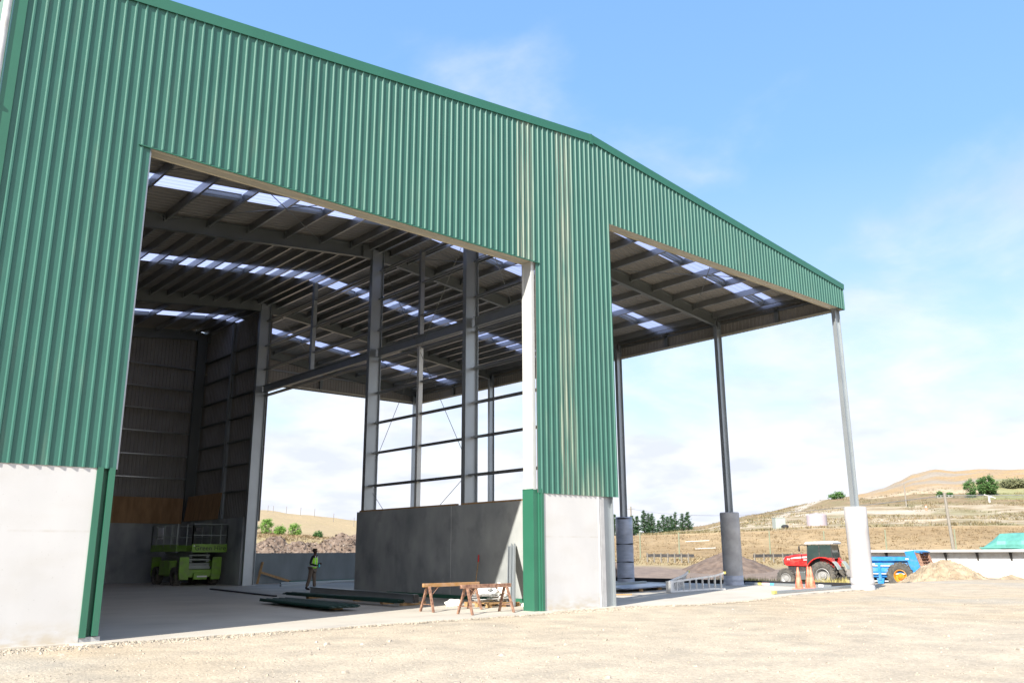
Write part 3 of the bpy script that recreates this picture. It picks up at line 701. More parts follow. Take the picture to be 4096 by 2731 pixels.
# rafters
def rafter(y, xa, xb):
    mb = MB(); mb.ibeam((xa, y, rz(xa)-.38), (xb, y, rz(xb)-.38), .60 if xb < 15 else .52, .2, (0,0,1), tf=.016)
    for x in PX:
        if min(xa, xb)+.3 < x < max(xa, xb)-.2: mb.box(x-.045, x+.045, y-.1, y+.1, rz(x)-.36, rz(x)-.045)
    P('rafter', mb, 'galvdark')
for y in FR:
    rafter(y, WL+.1, 13.75); rafter(y, 14.0 if y < 1 else 14.66, W3-.2)
    for sgn, x0 in ((-1, 14.04), (1, 14.69)): # haunch at each side of the ridge column
        mb = MB()
        x1 = x0+sgn*.5; z0 = rz(x0)-.1; mb.add([(x0,y-.09,z0-.62),(x0,y+.09,z0-.62),(x0,y+.09,z0),(x0,y-.09,z0),(x1,y-.09,rz(x1)-.68),(x1,y+.09,rz(x1)-.68),(x1,y+.09,rz(x1)-.1),(x1,y-.09,rz(x1)-.1)],[(0,1,5,4),(3,2,6,7),(0,3,7,4),(1,2,6,5)])
        P('rafter_haunch', mb, 'galvdark')
# ridge columns
for i, y in enumerate(FR):
    if i == 0:
        mb = MB(); mb.ibeam((14.40, .13, -.05), (14.40, .13, ZC+.5), .60, .23, (1,0,0), tf=.02)
        mb.ibeam((14.36, .30, ZC+.5), (14.36, .30, 15.05), .60, .21, (1,0,0), tf=.02); mb.box(14.3, 14.82, -.08, .40, -.09, -.03)
        P('ridge_column', mb, 'galv')
    else:
        mb = MB(); zb_ = 0
        mb.ibeam((14.365, y, zb_), (14.365, y, 15.0), .61, .22, (1,0,0), tf=.02)
        if i == 3: mb.box(14.0, 14.75, y-.2, y+.2, 0, .03)
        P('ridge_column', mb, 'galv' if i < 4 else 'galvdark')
# left eave columns
for y in FR:
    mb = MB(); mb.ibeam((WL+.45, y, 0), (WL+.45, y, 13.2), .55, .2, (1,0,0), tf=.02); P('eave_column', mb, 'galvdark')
# canopy columns on piers
for i, y in enumerate(FR):
    zp = 3.42; xc = W3-.25; yy = y if i else .28
    mb = MB(); mb.ibeam((xc, yy, zp-.02), (xc, yy, rz(xc)-.35), .41, .19, (1,0,0), tf=.018); mb.box(xc-.2, xc+.2, yy-.1, yy+.1, ZH2+.3, ZH2+.315)
    P('canopy_column', mb, 'galv')
    mb = MB(); r0 = .46
    mb.lathe([(0, zp), (r0-.03, zp), (r0, zp-.04), (r0+.004, 2.35), (r0-.003, 2.33), (r0+.003, 1.55), (r0-.002, 1.53), (r0, .8), (r0, -.4)], (xc, yy, 0), n=40)
    pr_ = P('pier', mb, 'pierlight' if i == 0 else ('pier' if i != 2 else 'wrap'), smooth=False)
    for p_ in pr_.data.polygons: p_.use_smooth = abs(p_.normal.z) < .7
    mb = MB()
    if i == 2:
        for k_, (z, dz) in enumerate(((2.0, .03), (1.02, -.03), (.22, .02), (3.33, 0.))):
            n_ = 32; A = []
            for j in range(n_):
                a = 2*PI*j/n_; w_ = .022+.014*math.sin(3*a+k_)
                for rr_, zz in ((r0+.006, z+dz*math.sin(a+1)-w_), (r0+.012, z+dz*math.sin(a+1)+w_)): A.append((xc+rr_*math.cos(a), yy+rr_*math.sin(a), zz))
            mb = MB(); mb.add(A, [(2*j, 2*((j+1) % n_), 2*((j+1) % n_)+1, 2*j+1) for j in range(n_)]); P('black_tape', mb, 'barrier', parent=pr_)
    elif i < 2:
        prf = [(r0+.003, .44), (r0+.014, .42), (r0+.012, .31), (r0+.022, .27), (r0+.016, .22), (r0+.006, .20)] + ([(r0-.012, .165), (r0+.012, .13)] if i == 0 else [(r0+.01, .13)])+[(r0+.03, .08), (r0+.03, -.2)]
        mb.lathe(prf, (xc, yy, 0), n=40); P('plastic_wrap', mb, 'wraplight' if i == 0 else 'wrap', smooth=True, parent=pr_)

# mid wall: precast panels, timber plate, girts, beams, posts, rods
XW = 13.87
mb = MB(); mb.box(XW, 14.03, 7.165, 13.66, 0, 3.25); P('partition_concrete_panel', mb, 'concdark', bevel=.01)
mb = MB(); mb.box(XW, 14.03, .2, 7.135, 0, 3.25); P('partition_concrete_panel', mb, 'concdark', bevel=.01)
mb = MB(); mb.box(XW+.015, 14.02, 7.13, 7.17, 0, 3.22); P('joint_sealant', mb, 'conc')
mb = MB(); mb.box(XW+.03, XW+.15, 6.9, 13.5, 3.25, 3.31); mb.box(XW+.03, XW+.15, .5, 6.6, 3.25, 3.31); P('timber_plate', mb, 'wood')
mb = MB(); mb.box(XW-.02, XW+.0, .6, 11.2, .0, .13); P('base_flashing', mb, 'trim')
def girt(y0, y1, z, x=14.55, m_='purlin', wd=.2):
    mb = MB(); mb.cbeam((x, y0, z), (x, y1, z), wd, .075, (1,0,0), lip=.022)
    P('girt', mb, m_)
for z, x, wd in ((4.38, 14.4, .32), (5.80, 14.56, .2), (7.10, 14.56, .2), (8.42, 14.56, .2), (11.24, 14.56, .2), (12.68, 14.56, .2), (14.05, 14.56, .2)):
    for y0, y1 in ((.45, 6.66), (6.78, 13.47)): girt(y0, y1, z, x, wd=wd)
for z in (11.30, 12.62, 14.03): girt(13.6, 24.78, z)
for y0, y1 in ((.45, 6.62), (6.82, 13.43), (13.63, 24.73)):
    mb = MB(); mb.ibeam((14.5, y0, 10.18), (14.5, y1, 10.18), .38, .18, (0,0,1)); P('tie_beam', mb, 'galv')
    mb = MB(); mb.cbeam((14.62, y0, 9.88), (14.62, y1, 9.88), .2, .075, (1,0,0)); P('girt', mb, 'purlin')
mb = MB(); mb.cbeam((14.5, 10.12, 3.3), (14.5, 10.12, 9.85), .2, .15, (1,0,0), lip=.03); P('girt_post', mb, 'alu')
mb = MB(); mb.cbeam((14.5, 10.12, 10.4), (14.5, 10.12, 14.1), .2, .15, (1,0,0), lip=.03); P('girt_post', mb, 'purlin')
mb = MB(); mb.cbeam((14.5, 19.4, 10.4), (14.5, 19.4, 14.9), .2, .2, (1,0,0), lip=.03); P('girt_post', mb, 'galv')
for a, b_ in (((14.45, 7.0, 4.0+.9), (14.45, 13.1, 14.1)), ((14.45, 13.25, 5.4), (14.45, 7.0, 14.1)), ((14.45, 13.4, 4.05), (14.45, 12.55, 3.33)), ((14.45, 7.3, 4.2), (14.45, 8.65, 3.33))):
    mb = MB(); mb.tube(a, b_, .011, n=6); P('brace_rod', mb, 'galvdark')
for z in (4.35, 5.75, 7.1, 8.5, 9.55):  # cleats projecting from column beside the tall opening
    mb = MB(); mb.box(14.67, 14.78, 24.75, 24.9, z, z+.03); P('girt_cleat', mb, 'galvdark')
# low wall beyond the opening
lw = MB(); lw.box(14.72, 29.9, 27.2, 27.4, -.05, 1.6); lw.box(19.5, 19.53, 27.19, 27.2, 0, 1.58)
tag(lw.build('low_wall', 'conclow', bevel=0), 'low grey concrete wall beyond the rear doorway, behind the worker', 'wall')

# ------------------------------------------------------------------ objects inside

def wheel(parent, loc, r, w_, rimr, rim_mat, name='wheel', lugs=22, side=1, axis=(0,1,0), tyre='tyre', deep=True):
    """tyre with lugs and a dished rim; axis along local y, outer face towards side"""
    root = bpy.data.objects.new(name, None); COL.objects.link(root); root.parent = parent; root.location = loc
    root.empty_display_size = .1
    mb = MB(); h = w_/2
    mb.lathe([(rimr, -h*.8), (rimr+.25*(r-rimr), -h), (r-.10*r, -h), (r-.045*r, -h*.8), (r-.035*r, 0), (r-.045*r, h*.8), (r-.10*r, h), (rimr+.25*(r-rimr), h), (rimr, h*.8), (rimr, -h*.8)], (0,0,0), (0,1,0), n=36)
    for i in range(lugs):
        for sd in (-1, 1):
            a = 2*PI*(i+.5*(sd > 0))/lugs; b_ = a+.16
            p = Vector((math.cos(a)*(r-.02*r), sd*h*.98, math.sin(a)*(r-.02*r))); q = Vector((math.cos(b_)*(r-.012*r), 0.0, math.sin(b_)*(r-.012*r)))
            mb.bar(p, q, .05*r, .085*r, u=(math.cos(a), 0, math.sin(a)))
            p2 = Vector((math.cos(a-.03)*(r-.13*r), sd*h*1.0, math.sin(a-.03)*(r-.13*r)))
            mb.bar(p2, p, .05*r, .05*r, u=(0,1,0))
    ty = mb.build('tyre', tyre, root)
    mb = MB(); o = side
    if deep: pr = [(rimr+.01, o*h*.80), (rimr-.03, o*h*.86), (rimr*.88, o*h*.5), (rimr*.80, -o*h*.1), (rimr*.5, -o*h*.15), (rimr*.48, o*h*.35), (rimr*.30, o*h*.42), (rimr*.26, o*h*.62), (0, o*h*.64)]
    else: pr = [(rimr+.01, o*h*.80), (rimr-.02, o*h*.84), (rimr*.86, o*h*.55), (rimr*.55, o*h*.3), (rimr*.42, o*h*.62), (0, o*h*.66)]
    mb.lathe(pr, (0,0,0), (0,1,0), n=32)
    for i in range(8):
        a = 2*PI*i/8; mb.tube((math.cos(a)*rimr*.37, o*h*.38, math.sin(a)*rimr*.37), (math.cos(a)*rimr*.37, o*h*.5, math.sin(a)*rimr*.37), .025*r, n=6)
    mb.build('rim', rim_mat, root)
    return root
def T(name, mb, mt, parent, **k): return mb.build(name, mt, parent, **k)

# ------------------------------------------------------------------ scissor lift
lift = thing('scissor_lift', (12.62, 28.7, 0), 'lime green scissor lift with folded scissors parked against the dark rear wall', 'scissor lift')
# local: front face at y=-2.1, x from -1.17 to 1.17
mb = MB(); mb.box(-.72, .72, -1.95, 2.0, .42, .80); mb.box(-.35, .35, -2.08, -1.95, .30, .62); T('chassis', mb, 'lime', lift, bevel=.02)
for sx in (-1, 1):
    for sy in (-1, 1):
        mb = MB(); x0 = sx*.86; y0 = sy*1.98
        mb.prof([(-.26, .30), (.18, .30), (.24, .55), (.24, 1.42), (-.24, 1.42), (-.26, 1.0)] if sx > 0 else [(.26, .30), (-.18, .30), (-.24, .55), (-.24, 1.42), (.24, 1.42), (.26, 1.0)],
                (x0, y0-.05, 0), (x0, y0+.05, 0), (1,0,0), v=(0,0,1))
        T('outrigger_panel', mb, 'lime', lift, bevel=.01)
        wheel(lift, (sx*.98, sy*1.32, .46), .46, .34, .24, 'lime', side=sx, lugs=14, axis=(1,0,0)).rotation_euler = (0,0,PI/2 if sx > 0 else PI/2)
mb = MB(); mb.box(-1.13, -.75, -.75, .75, .5, 1.25); T('engine_cover', mb, 'lime', lift, bevel=.04)
mb = MB(); mb.box(.75, 1.13, -.75, .75, .5, 1.25); T('engine_cover', mb, 'lime', lift, bevel=.04)
for k, z in enumerate((.80, 1.02, 1.24, 1.46)):
    mb = MB()
    for sx in (-.48, .48):
        mb.bar((sx, -1.75, z), (sx, 1.75, z+.19), .06, .12); mb.bar((sx*.86, -1.75, z+.19), (sx*.86, 1.75, z), .06, .12)
    mb.tube((-.55, -1.75, z+.05), (.55, -1.75, z+.05), .045, n=10)
    T('scissor_arm', mb, 'greybox', lift)
mb = MB()
mb.prof([(-.62, .84), (.62, .84), (.50, 1.02), (-.50, 1.02)], (0, -1.82, 0), (0, -1.78, 0), (1,0,0), v=(0,0,1))
T('cross_plate', mb, 'greybox', lift)
mb = MB(); mb.box(-1.12, 1.15, -1.5, 2.2, 1.72, 1.80); mb.box(-1.14, -1.10, -1.52, 2.22, 1.70, 2.05); mb.box(1.13, 1.17, -1.52, 2.22, 1.70, 2.05); mb.box(-1.14, 1.17, 2.2, 2.24, 1.70, 2.05)
T('platform_deck', mb, 'lime', lift)
mb = MB(); mb.prof([(-.64, 1.72), (-.58, 1.66), (1.16, 1.66), (1.22, 1.72), (1.22, 2.07), (-.64, 2.07)], (0, -2.30, 0), (0, -2.26, 0), (1,0,0), v=(0,0,1)); mb.box(-.60, 1.2, -2.26, -1.4, 1.84, 1.88)
db = T('sign_board', mb, 'lime', lift)
tx = bpy.data.curves.new('lettering_curve', 'FONT'); tx.body = 'Green Hire'; tx.size = .335; tx.align_x = 'CENTER'; tx.align_y = 'CENTER'; tx.extrude = .003; tx.space_character = 1.05
to = bpy.data.objects.new('tmp_text', tx); COL.objects.link(to); bpy.context.view_layer.update()
tme = bpy.data.meshes.new_from_object(to.evaluated_get(bpy.context.evaluated_depsgraph_get())); bpy.data.objects.remove(to)
tme.materials.clear(); tme.materials.append(M['letter'])
lo = bpy.data.objects.new('lettering', tme); COL.objects.link(lo); lo.parent = db; lo.location = (.33, -2.306, 1.86); lo.rotation_euler = (PI/2, 0, 0)
mb = MB(); mb.lathe([(0, 0), (.035, 0)], (-.53, -2.304, 1.98), (0,-1,0), n=12); T('round_sticker', mb, 'labelw', db)
def rail(x0, x1, y0, y1, posts, m_, zb_, zt=3.08):
    mb = MB(); p, q = Vector((x0, y0, 0)), Vector((x1, y1, 0))
    for z in (zt, (zb_+zt)/2-.02): mb.tube(p+Vector((0,0,z)), q+Vector((0,0,z)), .02, n=8)
    for f in posts: c = p.lerp(q, f); mb.bar((c.x, c.y, zb_), (c.x, c.y, zt), .045)
    T('guard_rail', mb, m_, lift)
rail(-.62, 1.2, -2.24, -2.24, (0, 1), 'greybox', 2.0); rail(1.15, 1.15, -1.5, 2.2, (0, .33, .66, 1), 'greybox', 1.9); rail(-1.12, -1.12, -1.45, 2.2, (0, .22, .5, .8, 1), 'greybox', 1.9)
rail(-1.12, 1.15, 2.2, 2.2, (0, .5, 1), 'greybox', 1.9); rail(-.62, -.62, -2.24, -1.45, (0, 1), 'greybox', 2.0); rail(1.2, 1.2, -2.24, -1.45, (0, 1), 'greybox', 2.0)
mb = MB(); mb.box(-1.10, -1.06, .7, 1.6, 2.35, 2.95); T('notice_plate', mb, 'labelw', lift)
mb = MB(); mb.box(-.45, -.15, -2.16, -2.0, 2.72, 2.9); T('control_box', mb, 'darksteel', lift)
mb = MB(); mb.box(-.18, .34, -2.092, -2.082, .42, .49); T('serial_sticker', mb, 'labelw', lift)

# ------------------------------------------------------------------ person
def skin(name, pts, edges, mt, parent, sub=2, root=0):
    me = bpy.data.meshes.new(name); me.from_pydata([p[:3] for p in pts], edges, []); o = bpy.data.objects.new(name+'_tmp', me); COL.objects.link(o)
    me.skin_vertices.new() if hasattr(me.skin_vertices, 'new') and not me.skin_vertices else None
    md = o.modifiers.new('s', 'SKIN'); md.use_smooth_shade = True
    if not me.skin_vertices:
        bm = bmesh.new(); bm.from_mesh(me); bm.verts.layers.skin.verify(); bm.to_mesh(me); bm.free()
    for v, p in zip(me.skin_vertices[0].data, pts): v.radius = (p[3], p[4] if len(p) > 4 else p[3])
    for v in me.skin_vertices[0].data: v.use_root = False
    me.skin_vertices[0].data[root].use_root = True
    m2 = o.modifiers.new('u', 'SUBSURF'); m2.levels = sub; m2.render_levels = sub
    bpy.context.view_layer.update()
    e = bpy.data.meshes.new_from_object(o.evaluated_get(bpy.context.evaluated_depsgraph_get())); bpy.data.objects.remove(o)
    e.name = name; e.materials.clear(); e.materials.append(M[mt])
    for p in e.polygons: p.use_smooth = True
    n = bpy.data.objects.new(name, e); COL.objects.link(n); n.parent = parent
    return n
per = thing('person', (13.93, 17.25, 0), 'worker in lime hi-vis vest, black sleeves and khaki trousers holding a bottle', 'person', rz=math.radians(-55))
# local: faces +x, left side +y ; camera sees the right (-y) side
SH = {}
def arm(s): # s = -1 right (near), +1 left
    sh = (0.03, s*.19, 1.42); el = (-.03, s*.27, 1.13); wr = (.22, s*.13, 1.05 if s < 0 else 1.12)
    return sh, el, wr
body = [(0,0,.96,.135,.16), (0,0,1.12,.125,.15), (.02,0,1.32,.13,.17), (.04,0,1.46,.075,.10), (.06,0,1.53,.052), (.075,0,1.60,.06,.055), (.085,0,1.68,.098,.078), (.08,0,1.75,.08,.068),
        (-.04,-.10,.90,.095), (-.10,-.115,.50,.062), (-.24,-.12,.10,.042), (-.17,-.13,.045,.04), (-.05,-.13,.03,.032),
        (-.02,.10,.90,.095), (.02,.11,.50,.062), (.04,.12,.09,.042), (.10,.12,.045,.04), (.20,.12,.03,.032)]
be = [(0,1),(1,2),(2,3),(3,4),(4,5),(5,6),(6,7),(0,8),(8,9),(9,10),(10,11),(11,12),(0,13),(13,14),(14,15),(15,16),(16,17)]
for s in (-1, 1):
    sh, el, wr = arm(s); k = len(body)
    hand = (wr[0]+.06, wr[1]-s*.02, wr[2]+.01)
    body += [(*sh, .052), (*el, .042), (*wr, .028), (*hand, .034, .022)]
    be += [(3, k), (k, k+1), (k+1, k+2), (k+2, k+3)]
    for f in range(4): # curled fingers
        z = hand[2]+.026-.018*f; a = (hand[0]+.045, hand[1]-s*.006, z); b_ = (hand[0]+.075, hand[1]-s*.03, z); c = (hand[0]+.062, hand[1]-s*.052, z)
        j = len(body); body += [(*a, .010), (*b_, .009), (*c, .008)]; be += [(k+3, j), (j, j+1), (j+1, j+2)]
    j = len(body); body += [(hand[0]+.01, hand[1]-s*.03, hand[2]+.04, .011), (hand[0]+.04, hand[1]-s*.055, hand[2]+.035, .009)]; be += [(k+3, j), (j, j+1)]
skin('body', body, be, 'skin', per)
mb = MB(); mb.lathe([(0,.0),(.012,.004),(.016,.02),(.009,.045),(0,.05)], (.178,0,1.655), (0,0,1), n=8); T('nose', mb, 'skin', per, smooth=True)
for s in (-1, 1):
    mb = MB(); mb.lathe([(0,0),(.011,.003),(.013,.02),(.008,.045),(0,.05)], (.075, s*.082, 1.645), (0,0,1), n=8); T('ear', mb, 'skin', per, smooth=True)
    mb = MB(); mb.lathe([(0,-.009),(.007,-.006),(.009,0),(.007,.006),(0,.009)], (.168, s*.032, 1.69), (0,0,1), n=8); T('eye', mb, 'labelw' , per, smooth=True)
mb = MB(); mb.box(.166,.180,-.022,.022,1.612,1.620); T('mouth', mb, 'hair', per)
skin('hair', [(.045,0,1.70,.085,.082), (.055,0,1.765,.078,.072), (.0,0,1.66,.06,.06)], [(0,1),(0,2)], 'hair', per)
tr = [(0,0,.98,.145,.17), (-.04,-.10,.88,.112), (-.10,-.115,.50,.085), (-.22,-.12,.14,.078), (-.02,.10,.88,.112), (.02,.11,.50,.085), (.04,.12,.12,.078)]
skin('trousers', tr, [(0,1),(1,2),(2,3),(0,4),(4,5),(5,6)], 'trouser', per)
for a, b_, c in (((-.25,-.12,.16),(-.22,-.125,.06),(-.06,-.13,.045)), ((.035,.12,.15),(.06,.12,.06),(.22,.12,.045))): skin('boot', [(*a,.062),(*b_,.062,.055),(*c,.045,.042)], [(0,1),(1,2)], 'boot', per)
st = [(.0,0,1.02,.110,.13), (.02,0,1.32,.115,.15), (.035,0,1.46,.085,.12)]; se = [(0,1),(1,2)]
for s in (-1, 1):
    sh, el, wr = arm(s); k = len(st); st += [(*sh,.062), (*el,.052), (*wr,.038)]; se += [(2,k),(k,k+1),(k+1,k+2)]
skin('shirt', st, se, 'shirt', per)
vs2 = [(0,0,.90,.18,.215), (.0,0,1.05,.175,.21), (.02,0,1.30,.18,.225), (.03,0,1.46,.12,.18)]
ve = skin('vest', vs2, [(0,1),(1,2),(2,3)], 'vest', per)
mb = MB(); n_ = 28
ring = lambda z, rx, ry, dx: [(dx+rx*math.cos(2*PI*i/n_), ry*math.sin(2*PI*i/n_), z) for i in range(n_)]
A = ring(1.0,.168,.200,0)+ring(1.06,.168,.202,.0); mb.add(A, [(i,(i+1)%n_,n_+(i+1)%n_,n_+i) for i in range(n_)]); T('reflective_band', mb, 'reflect', ve)
for s in (-1, 1):
    mb = MB(); mb.prof([(-.006,-.03),(.006,-.03),(.006,.03),(-.006,.03)], (.150, s*.10, 1.06), (.135, s*.11, 1.46), (1,0,0)); T('reflective_strap', mb, 'reflect', ve)
    mb = MB(); mb.prof([(-.006,-.03),(.006,-.03),(.006,.03),(-.006,.03)], (.0, s*.206, 1.08), (.03, s*.19, 1.40), (0,1,0)); T('reflective_strap', mb, 'reflect', ve)
bo = thing('water_bottle', (0,0,0), 'small cyan drinking bottle held by the worker', 'bottle')
wl = per.matrix_basis @ Vector((.33, -.10, 1.00)); bo.location = (13.93+.33*math.cos(math.radians(-55))+.10*math.sin(math.radians(-55)), 17.25+.33*math.sin(math.radians(-55))-.10*math.cos(math.radians(-55)), .97)
mb = MB(); mb.lathe([(0,0),(.034,.0),(.036,.02),(.036,.12),(.016,.16)], (0,0,0), n=14); T('flask', mb, 'bottle', bo, smooth=True)
mb = MB(); mb.lathe([(.017,.16),(.017,.19),(0,.19)], (0,0,0), n=12); T('cap', mb, 'darksteel', bo)

# ------------------------------------------------------------------ things on the hall floor
r = random.Random(5)
def stick(name, p, q, w_, h, m_, label, cat, group=None):
    mb = MB(); c = (Vector(p)+Vector(q))/2; mb.bar(Vector(p)-c, Vector(q)-c, w_, h)
    o = mb.build(name, m_, None, loc=c, bevel=.004); tag(o, label, cat, group); return o
gb = thing('steel_beam', (0,0,0), 'long grey steel I-beam on timber bearers beside the dark partition wall', 'steel beam')
mb = MB(); mb.ibeam((11.3, 12.6, .215), (10.45, 4.45, .215), .26, .16, (0,0,1), tf=.02); T('web_and_flanges', mb, 'galv', gb)
mb = MB(); mb.box(-.10,.10,-.006,.006,.0,.24); o = T('end_plate', mb, 'darksteel', gb); o.location = (10.46, 4.43, .095)
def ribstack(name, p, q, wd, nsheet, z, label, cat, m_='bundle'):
    p = Vector((p[0], p[1], 0)); q = Vector((q[0], q[1], 0)); d = (q-p).normalized(); v = Vector((d.y, -d.x, 0)); mb = MB()
    for k in range(nsheet):
        off = r.uniform(-.12, .12); pts = []; s_ = 0
        while s_ < wd: pts += [(s_, 0), (s_+.02, .03), (s_+.05, .03), (s_+.07, 0)]; s_ += .2149
        zz = z+k*.014
        A = [p+d*off*2+v*(a+off*.3)+Vector((0,0,zz+h)) for a, h in pts]; B = [q+d*off*3+v*(a+off*.3)+Vector((0,0,zz+h)) for a, h in pts]
        n_ = len(pts); mb.add(A+B, [(i, i+1, n_+i+1, n_+i) for i in range(n_-1)])
        A2 = [a-Vector((0,0,.008)) for a in A]; B2 = [a-Vector((0,0,.008)) for a in B]; mb.add(A2+B2, [(i, i+1, n_+i+1, n_+i) for i in range(n_-1)])
        mb.add([B[i] for i in range(n_)]+[B2[i] for i in range(n_)], [(i, i+1, n_+i+1, n_+i) for i in range(n_-1)])
    o = mb.build(name, m_); tag(o, label, cat); return o
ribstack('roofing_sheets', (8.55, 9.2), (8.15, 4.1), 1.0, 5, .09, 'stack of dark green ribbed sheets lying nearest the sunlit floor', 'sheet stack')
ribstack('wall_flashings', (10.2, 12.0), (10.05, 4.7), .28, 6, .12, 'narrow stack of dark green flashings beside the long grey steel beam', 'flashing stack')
for i, (x, y, l, a, lab) in enumerate(((10.45, 10.9, .8, .25, 'long timber bearer under the far end of the flashings'), (10.6, 8.2, .35, 0, 'short timber block under the middle of the flashings'), (10.3, 6.0, .45, .1, 'timber block under the near half of the steel beam'),
        (10.6, 5.0, 1.0, .15, 'broad timber bearer under the near end of the steel beam'), (7.75, 4.75, .30, 0, 'small pale timber block under the near end of the green ribbed sheets'), (8.1, 8.2, .34, .1, 'timber block under the far end of the green ribbed sheets'))):
    dx = Vector((math.cos(a), math.sin(a), 0))*l/2; c = Vector((x+.15, y, .045))
    stick('timber_bearer', c-dx, c+dx, .15, .09, 'wood', lab, 'timber bearer', 'timber bearers under the steel and sheets')
stick('steel_channel', (11.05, 21.4, .03), (10.05, 12.95, .03), .12, .055, 'darksteel', 'thin dark steel channel lying alone on the floor left of the worker', 'steel channel')
for i, (p, q, m_, lab) in enumerate((((16.4, 25.2, .05), (21.5, 26.2, .05), 'galv', 'grey steel rail lying along the foot of the low wall'), ((17.6, 26.5, .07), (24.8, 26.7, .07), 'green', 'dark green trim length lying against the low wall'), ((14.9, 22.2, .03), (18.9, 24.4, .03), 'galv', 'thin zinc channel on the floor behind the worker'))):
    stick('metal_length', p, q, .12, .10, m_, lab, 'metal length')
br = thing('timber_brace', (0,0,0), 'two-piece timber brace propped against the low wall beside the tall column', 'timber brace')
mb = MB(); mb.bar((15.75, 26.6, 0), (16.25, 27.14, 1.12), .12, .05); T('upright', mb, 'wood', br)
mb = MB(); mb.bar((15.95, 26.9, .62), (17.9, 26.9, .05), .12, .05, u=(0,1,0)); T('diagonal', mb, 'wood', br)
hs_ = MB(); pts = []
for i in range(60):
    t_ = i/59; pts.append(Vector((13.3+.9*t_+.35*math.sin(i*1.1), 14.6+2.2*t_+.3*math.cos(i*.9), .014)))
hs_.path(pts, .012, 5); tag(hs_.build('hose', 'rust'), 'thin reddish hose tangled on the floor at the end of the dark wall', 'hose')

def sawhorse(x0, x1, y, top_mat, label):
    t_ = thing('sawhorse', ((x0+x1)/2, y, 0), label, 'sawhorse', 'sawhorses standing on the sunlit floor'); hx = (x1-x0)/2
    mb = MB(); mb.box(-hx, hx, -.045, .045, .66, .76); T('top_beam', mb, top_mat, t_, bevel=.008)
    for sx in (-1, 1):
        xx = sx*(hx-.18)
        for sy in (-1, 1):
            mb = MB(); mb.bar((xx, sy*.05, .68), (xx+sx*.03, sy*.31, 0), .055, .055, u=(1,0,0)); T('leg', mb, 'rust', t_)
        mb = MB(); mb.tube((xx+sx*.02, -.23, .2), (xx+sx*.02, .23, .2), .012, n=6); T('cross_bar', mb, 'rust', t_)
        for sy in (-1, 1):
            mb = MB(); mb.tube((xx+sx*.015, sy*.16, .42), (xx-sx*.38, 0, .68), .010, n=6); T('brace', mb, 'rust', t_)
sawhorse(9.0, 11.0, 2.05, 'ochre', 'rusty sawhorse with yellow patches on its beam, the one behind and to the left')
sawhorse(9.1, 10.85, .48, 'rust', 'rusty brown sawhorse standing in front and to the right of the other')
pal = thing('pallet', (12.1, 2.75, 0), 'low timber pallet loaded with zinc offcuts behind the sawhorses', 'pallet')
for y in (-.5, 0, .5):
    for x in (-.55, 0, .55):
        mb = MB(); mb.box(x-.07, x+.07, y-.07, y+.07, 0, .10); T('block', mb, 'wood', pal)
for i in range(6): mb = MB(); mb.box(-.6, .6, -.6+i*.22, -.48+i*.22, .10, .125); T('deck_board', mb, 'wood', pal)
for i in range(9):
    a = r.uniform(-.5, .5); l = r.uniform(.3, .55); c = Vector((12.1+r.uniform(-.12,.12), 2.75+r.uniform(-.3,.3), .14+i*.028)); d = Vector((math.cos(a), math.sin(a), r.uniform(-.05,.05)))*l
    lab = 'one of the zinc steel offcuts heaped on the low pallet'
    stick('zinc_offcut', c-d, c+d, .12, .02, 'alu', lab, 'offcut', 'zinc offcuts on the pallet')
def lump(name, c, s, label, cat, m_='bag', seed=1, group=None, amp=.35):
    bm = bmesh.new(); bmesh.ops.create_icosphere(bm, subdivisions=4, radius=1)
    for v in bm.verts:
        n_ = noise.noise(v.co*1.6+Vector((seed*3.1, 0, 0)))*amp + noise.noise(v.co*4+Vector((0, seed, 0)))*amp*.45 + noise.noise(v.co*9+Vector((0, seed, 0)))*amp*.15
        v.co *= 1+n_; v.co.z = max(v.co.z, -.55)
        v.co = Vector((v.co.x*s[0], v.co.y*s[1], (v.co.z+.55)*s[2]))
    me = bpy.data.meshes.new(name); bm.to_mesh(me); bm.free(); me.materials.append(M[m_])
    for p in me.polygons: p.use_smooth = True
    o = bpy.data.objects.new(name, me); COL.objects.link(o); o.location = c; tag(o, label, cat, group); return o
lump('sack', (11.3, 3.6, 0), (.26, .3, .13), 'limp white sack on the floor left of the loaded pallet', 'sack', 'bag', 2)
lump('sack', (12.55, 2.75, .14), (.27, .24, .30), 'crumpled cream sack heaped highest on the pallet', 'sack', 'bag', 5, amp=.6)
lump('plastic_wrapping', (12.0, 2.9, .3), (.3, .22, .16), 'crumpled clear plastic lying over the zinc offcuts', 'plastic wrap', 'offwhite', 9, amp=.8)
lump('sack', (12.75, 1.75, 0), (.20, .2, .14), 'small white bag beside the foot of the leaning zinc lengths', 'sack', 'bag', 4, amp=.55)
lump('sack', (13.15, 1.35, 0), (.28, .24, .15), 'white sack on the floor against the green pillar trim', 'sack', 'bag', 7, amp=.55)
for i, (dx, lab) in enumerate(((0, 'nearer of two zinc channel lengths leaning on the sunlit wall'), (.14, 'further of two zinc channel lengths leaning on the sunlit wall'))):
    mb = MB(); mb.cbeam((12.35+dx*.2, 2.05+dx*1.3, 0), (13.78, 3.62+dx, 1.80), .16, .07, (0,1,0)); o = mb.build('zinc_channel', 'galv'); tag(o, lab, 'zinc channel', 'zinc channels leaning on the wall')
sv = thing('shovel', (0,0,0), 'long handled shovel with red grip leaning on the dark wall', 'shovel')
mb = MB(); mb.tube((12.9, 4.6, .25), (13.74, 5.42, 1.28), .017, n=8); T('handle', mb, 'wood', sv)
mb = MB(); mb.tube((13.735, 5.415, 1.27), (13.83, 5.51, 1.50), .028, .024, n=10); T('grip', mb, 'red', sv)
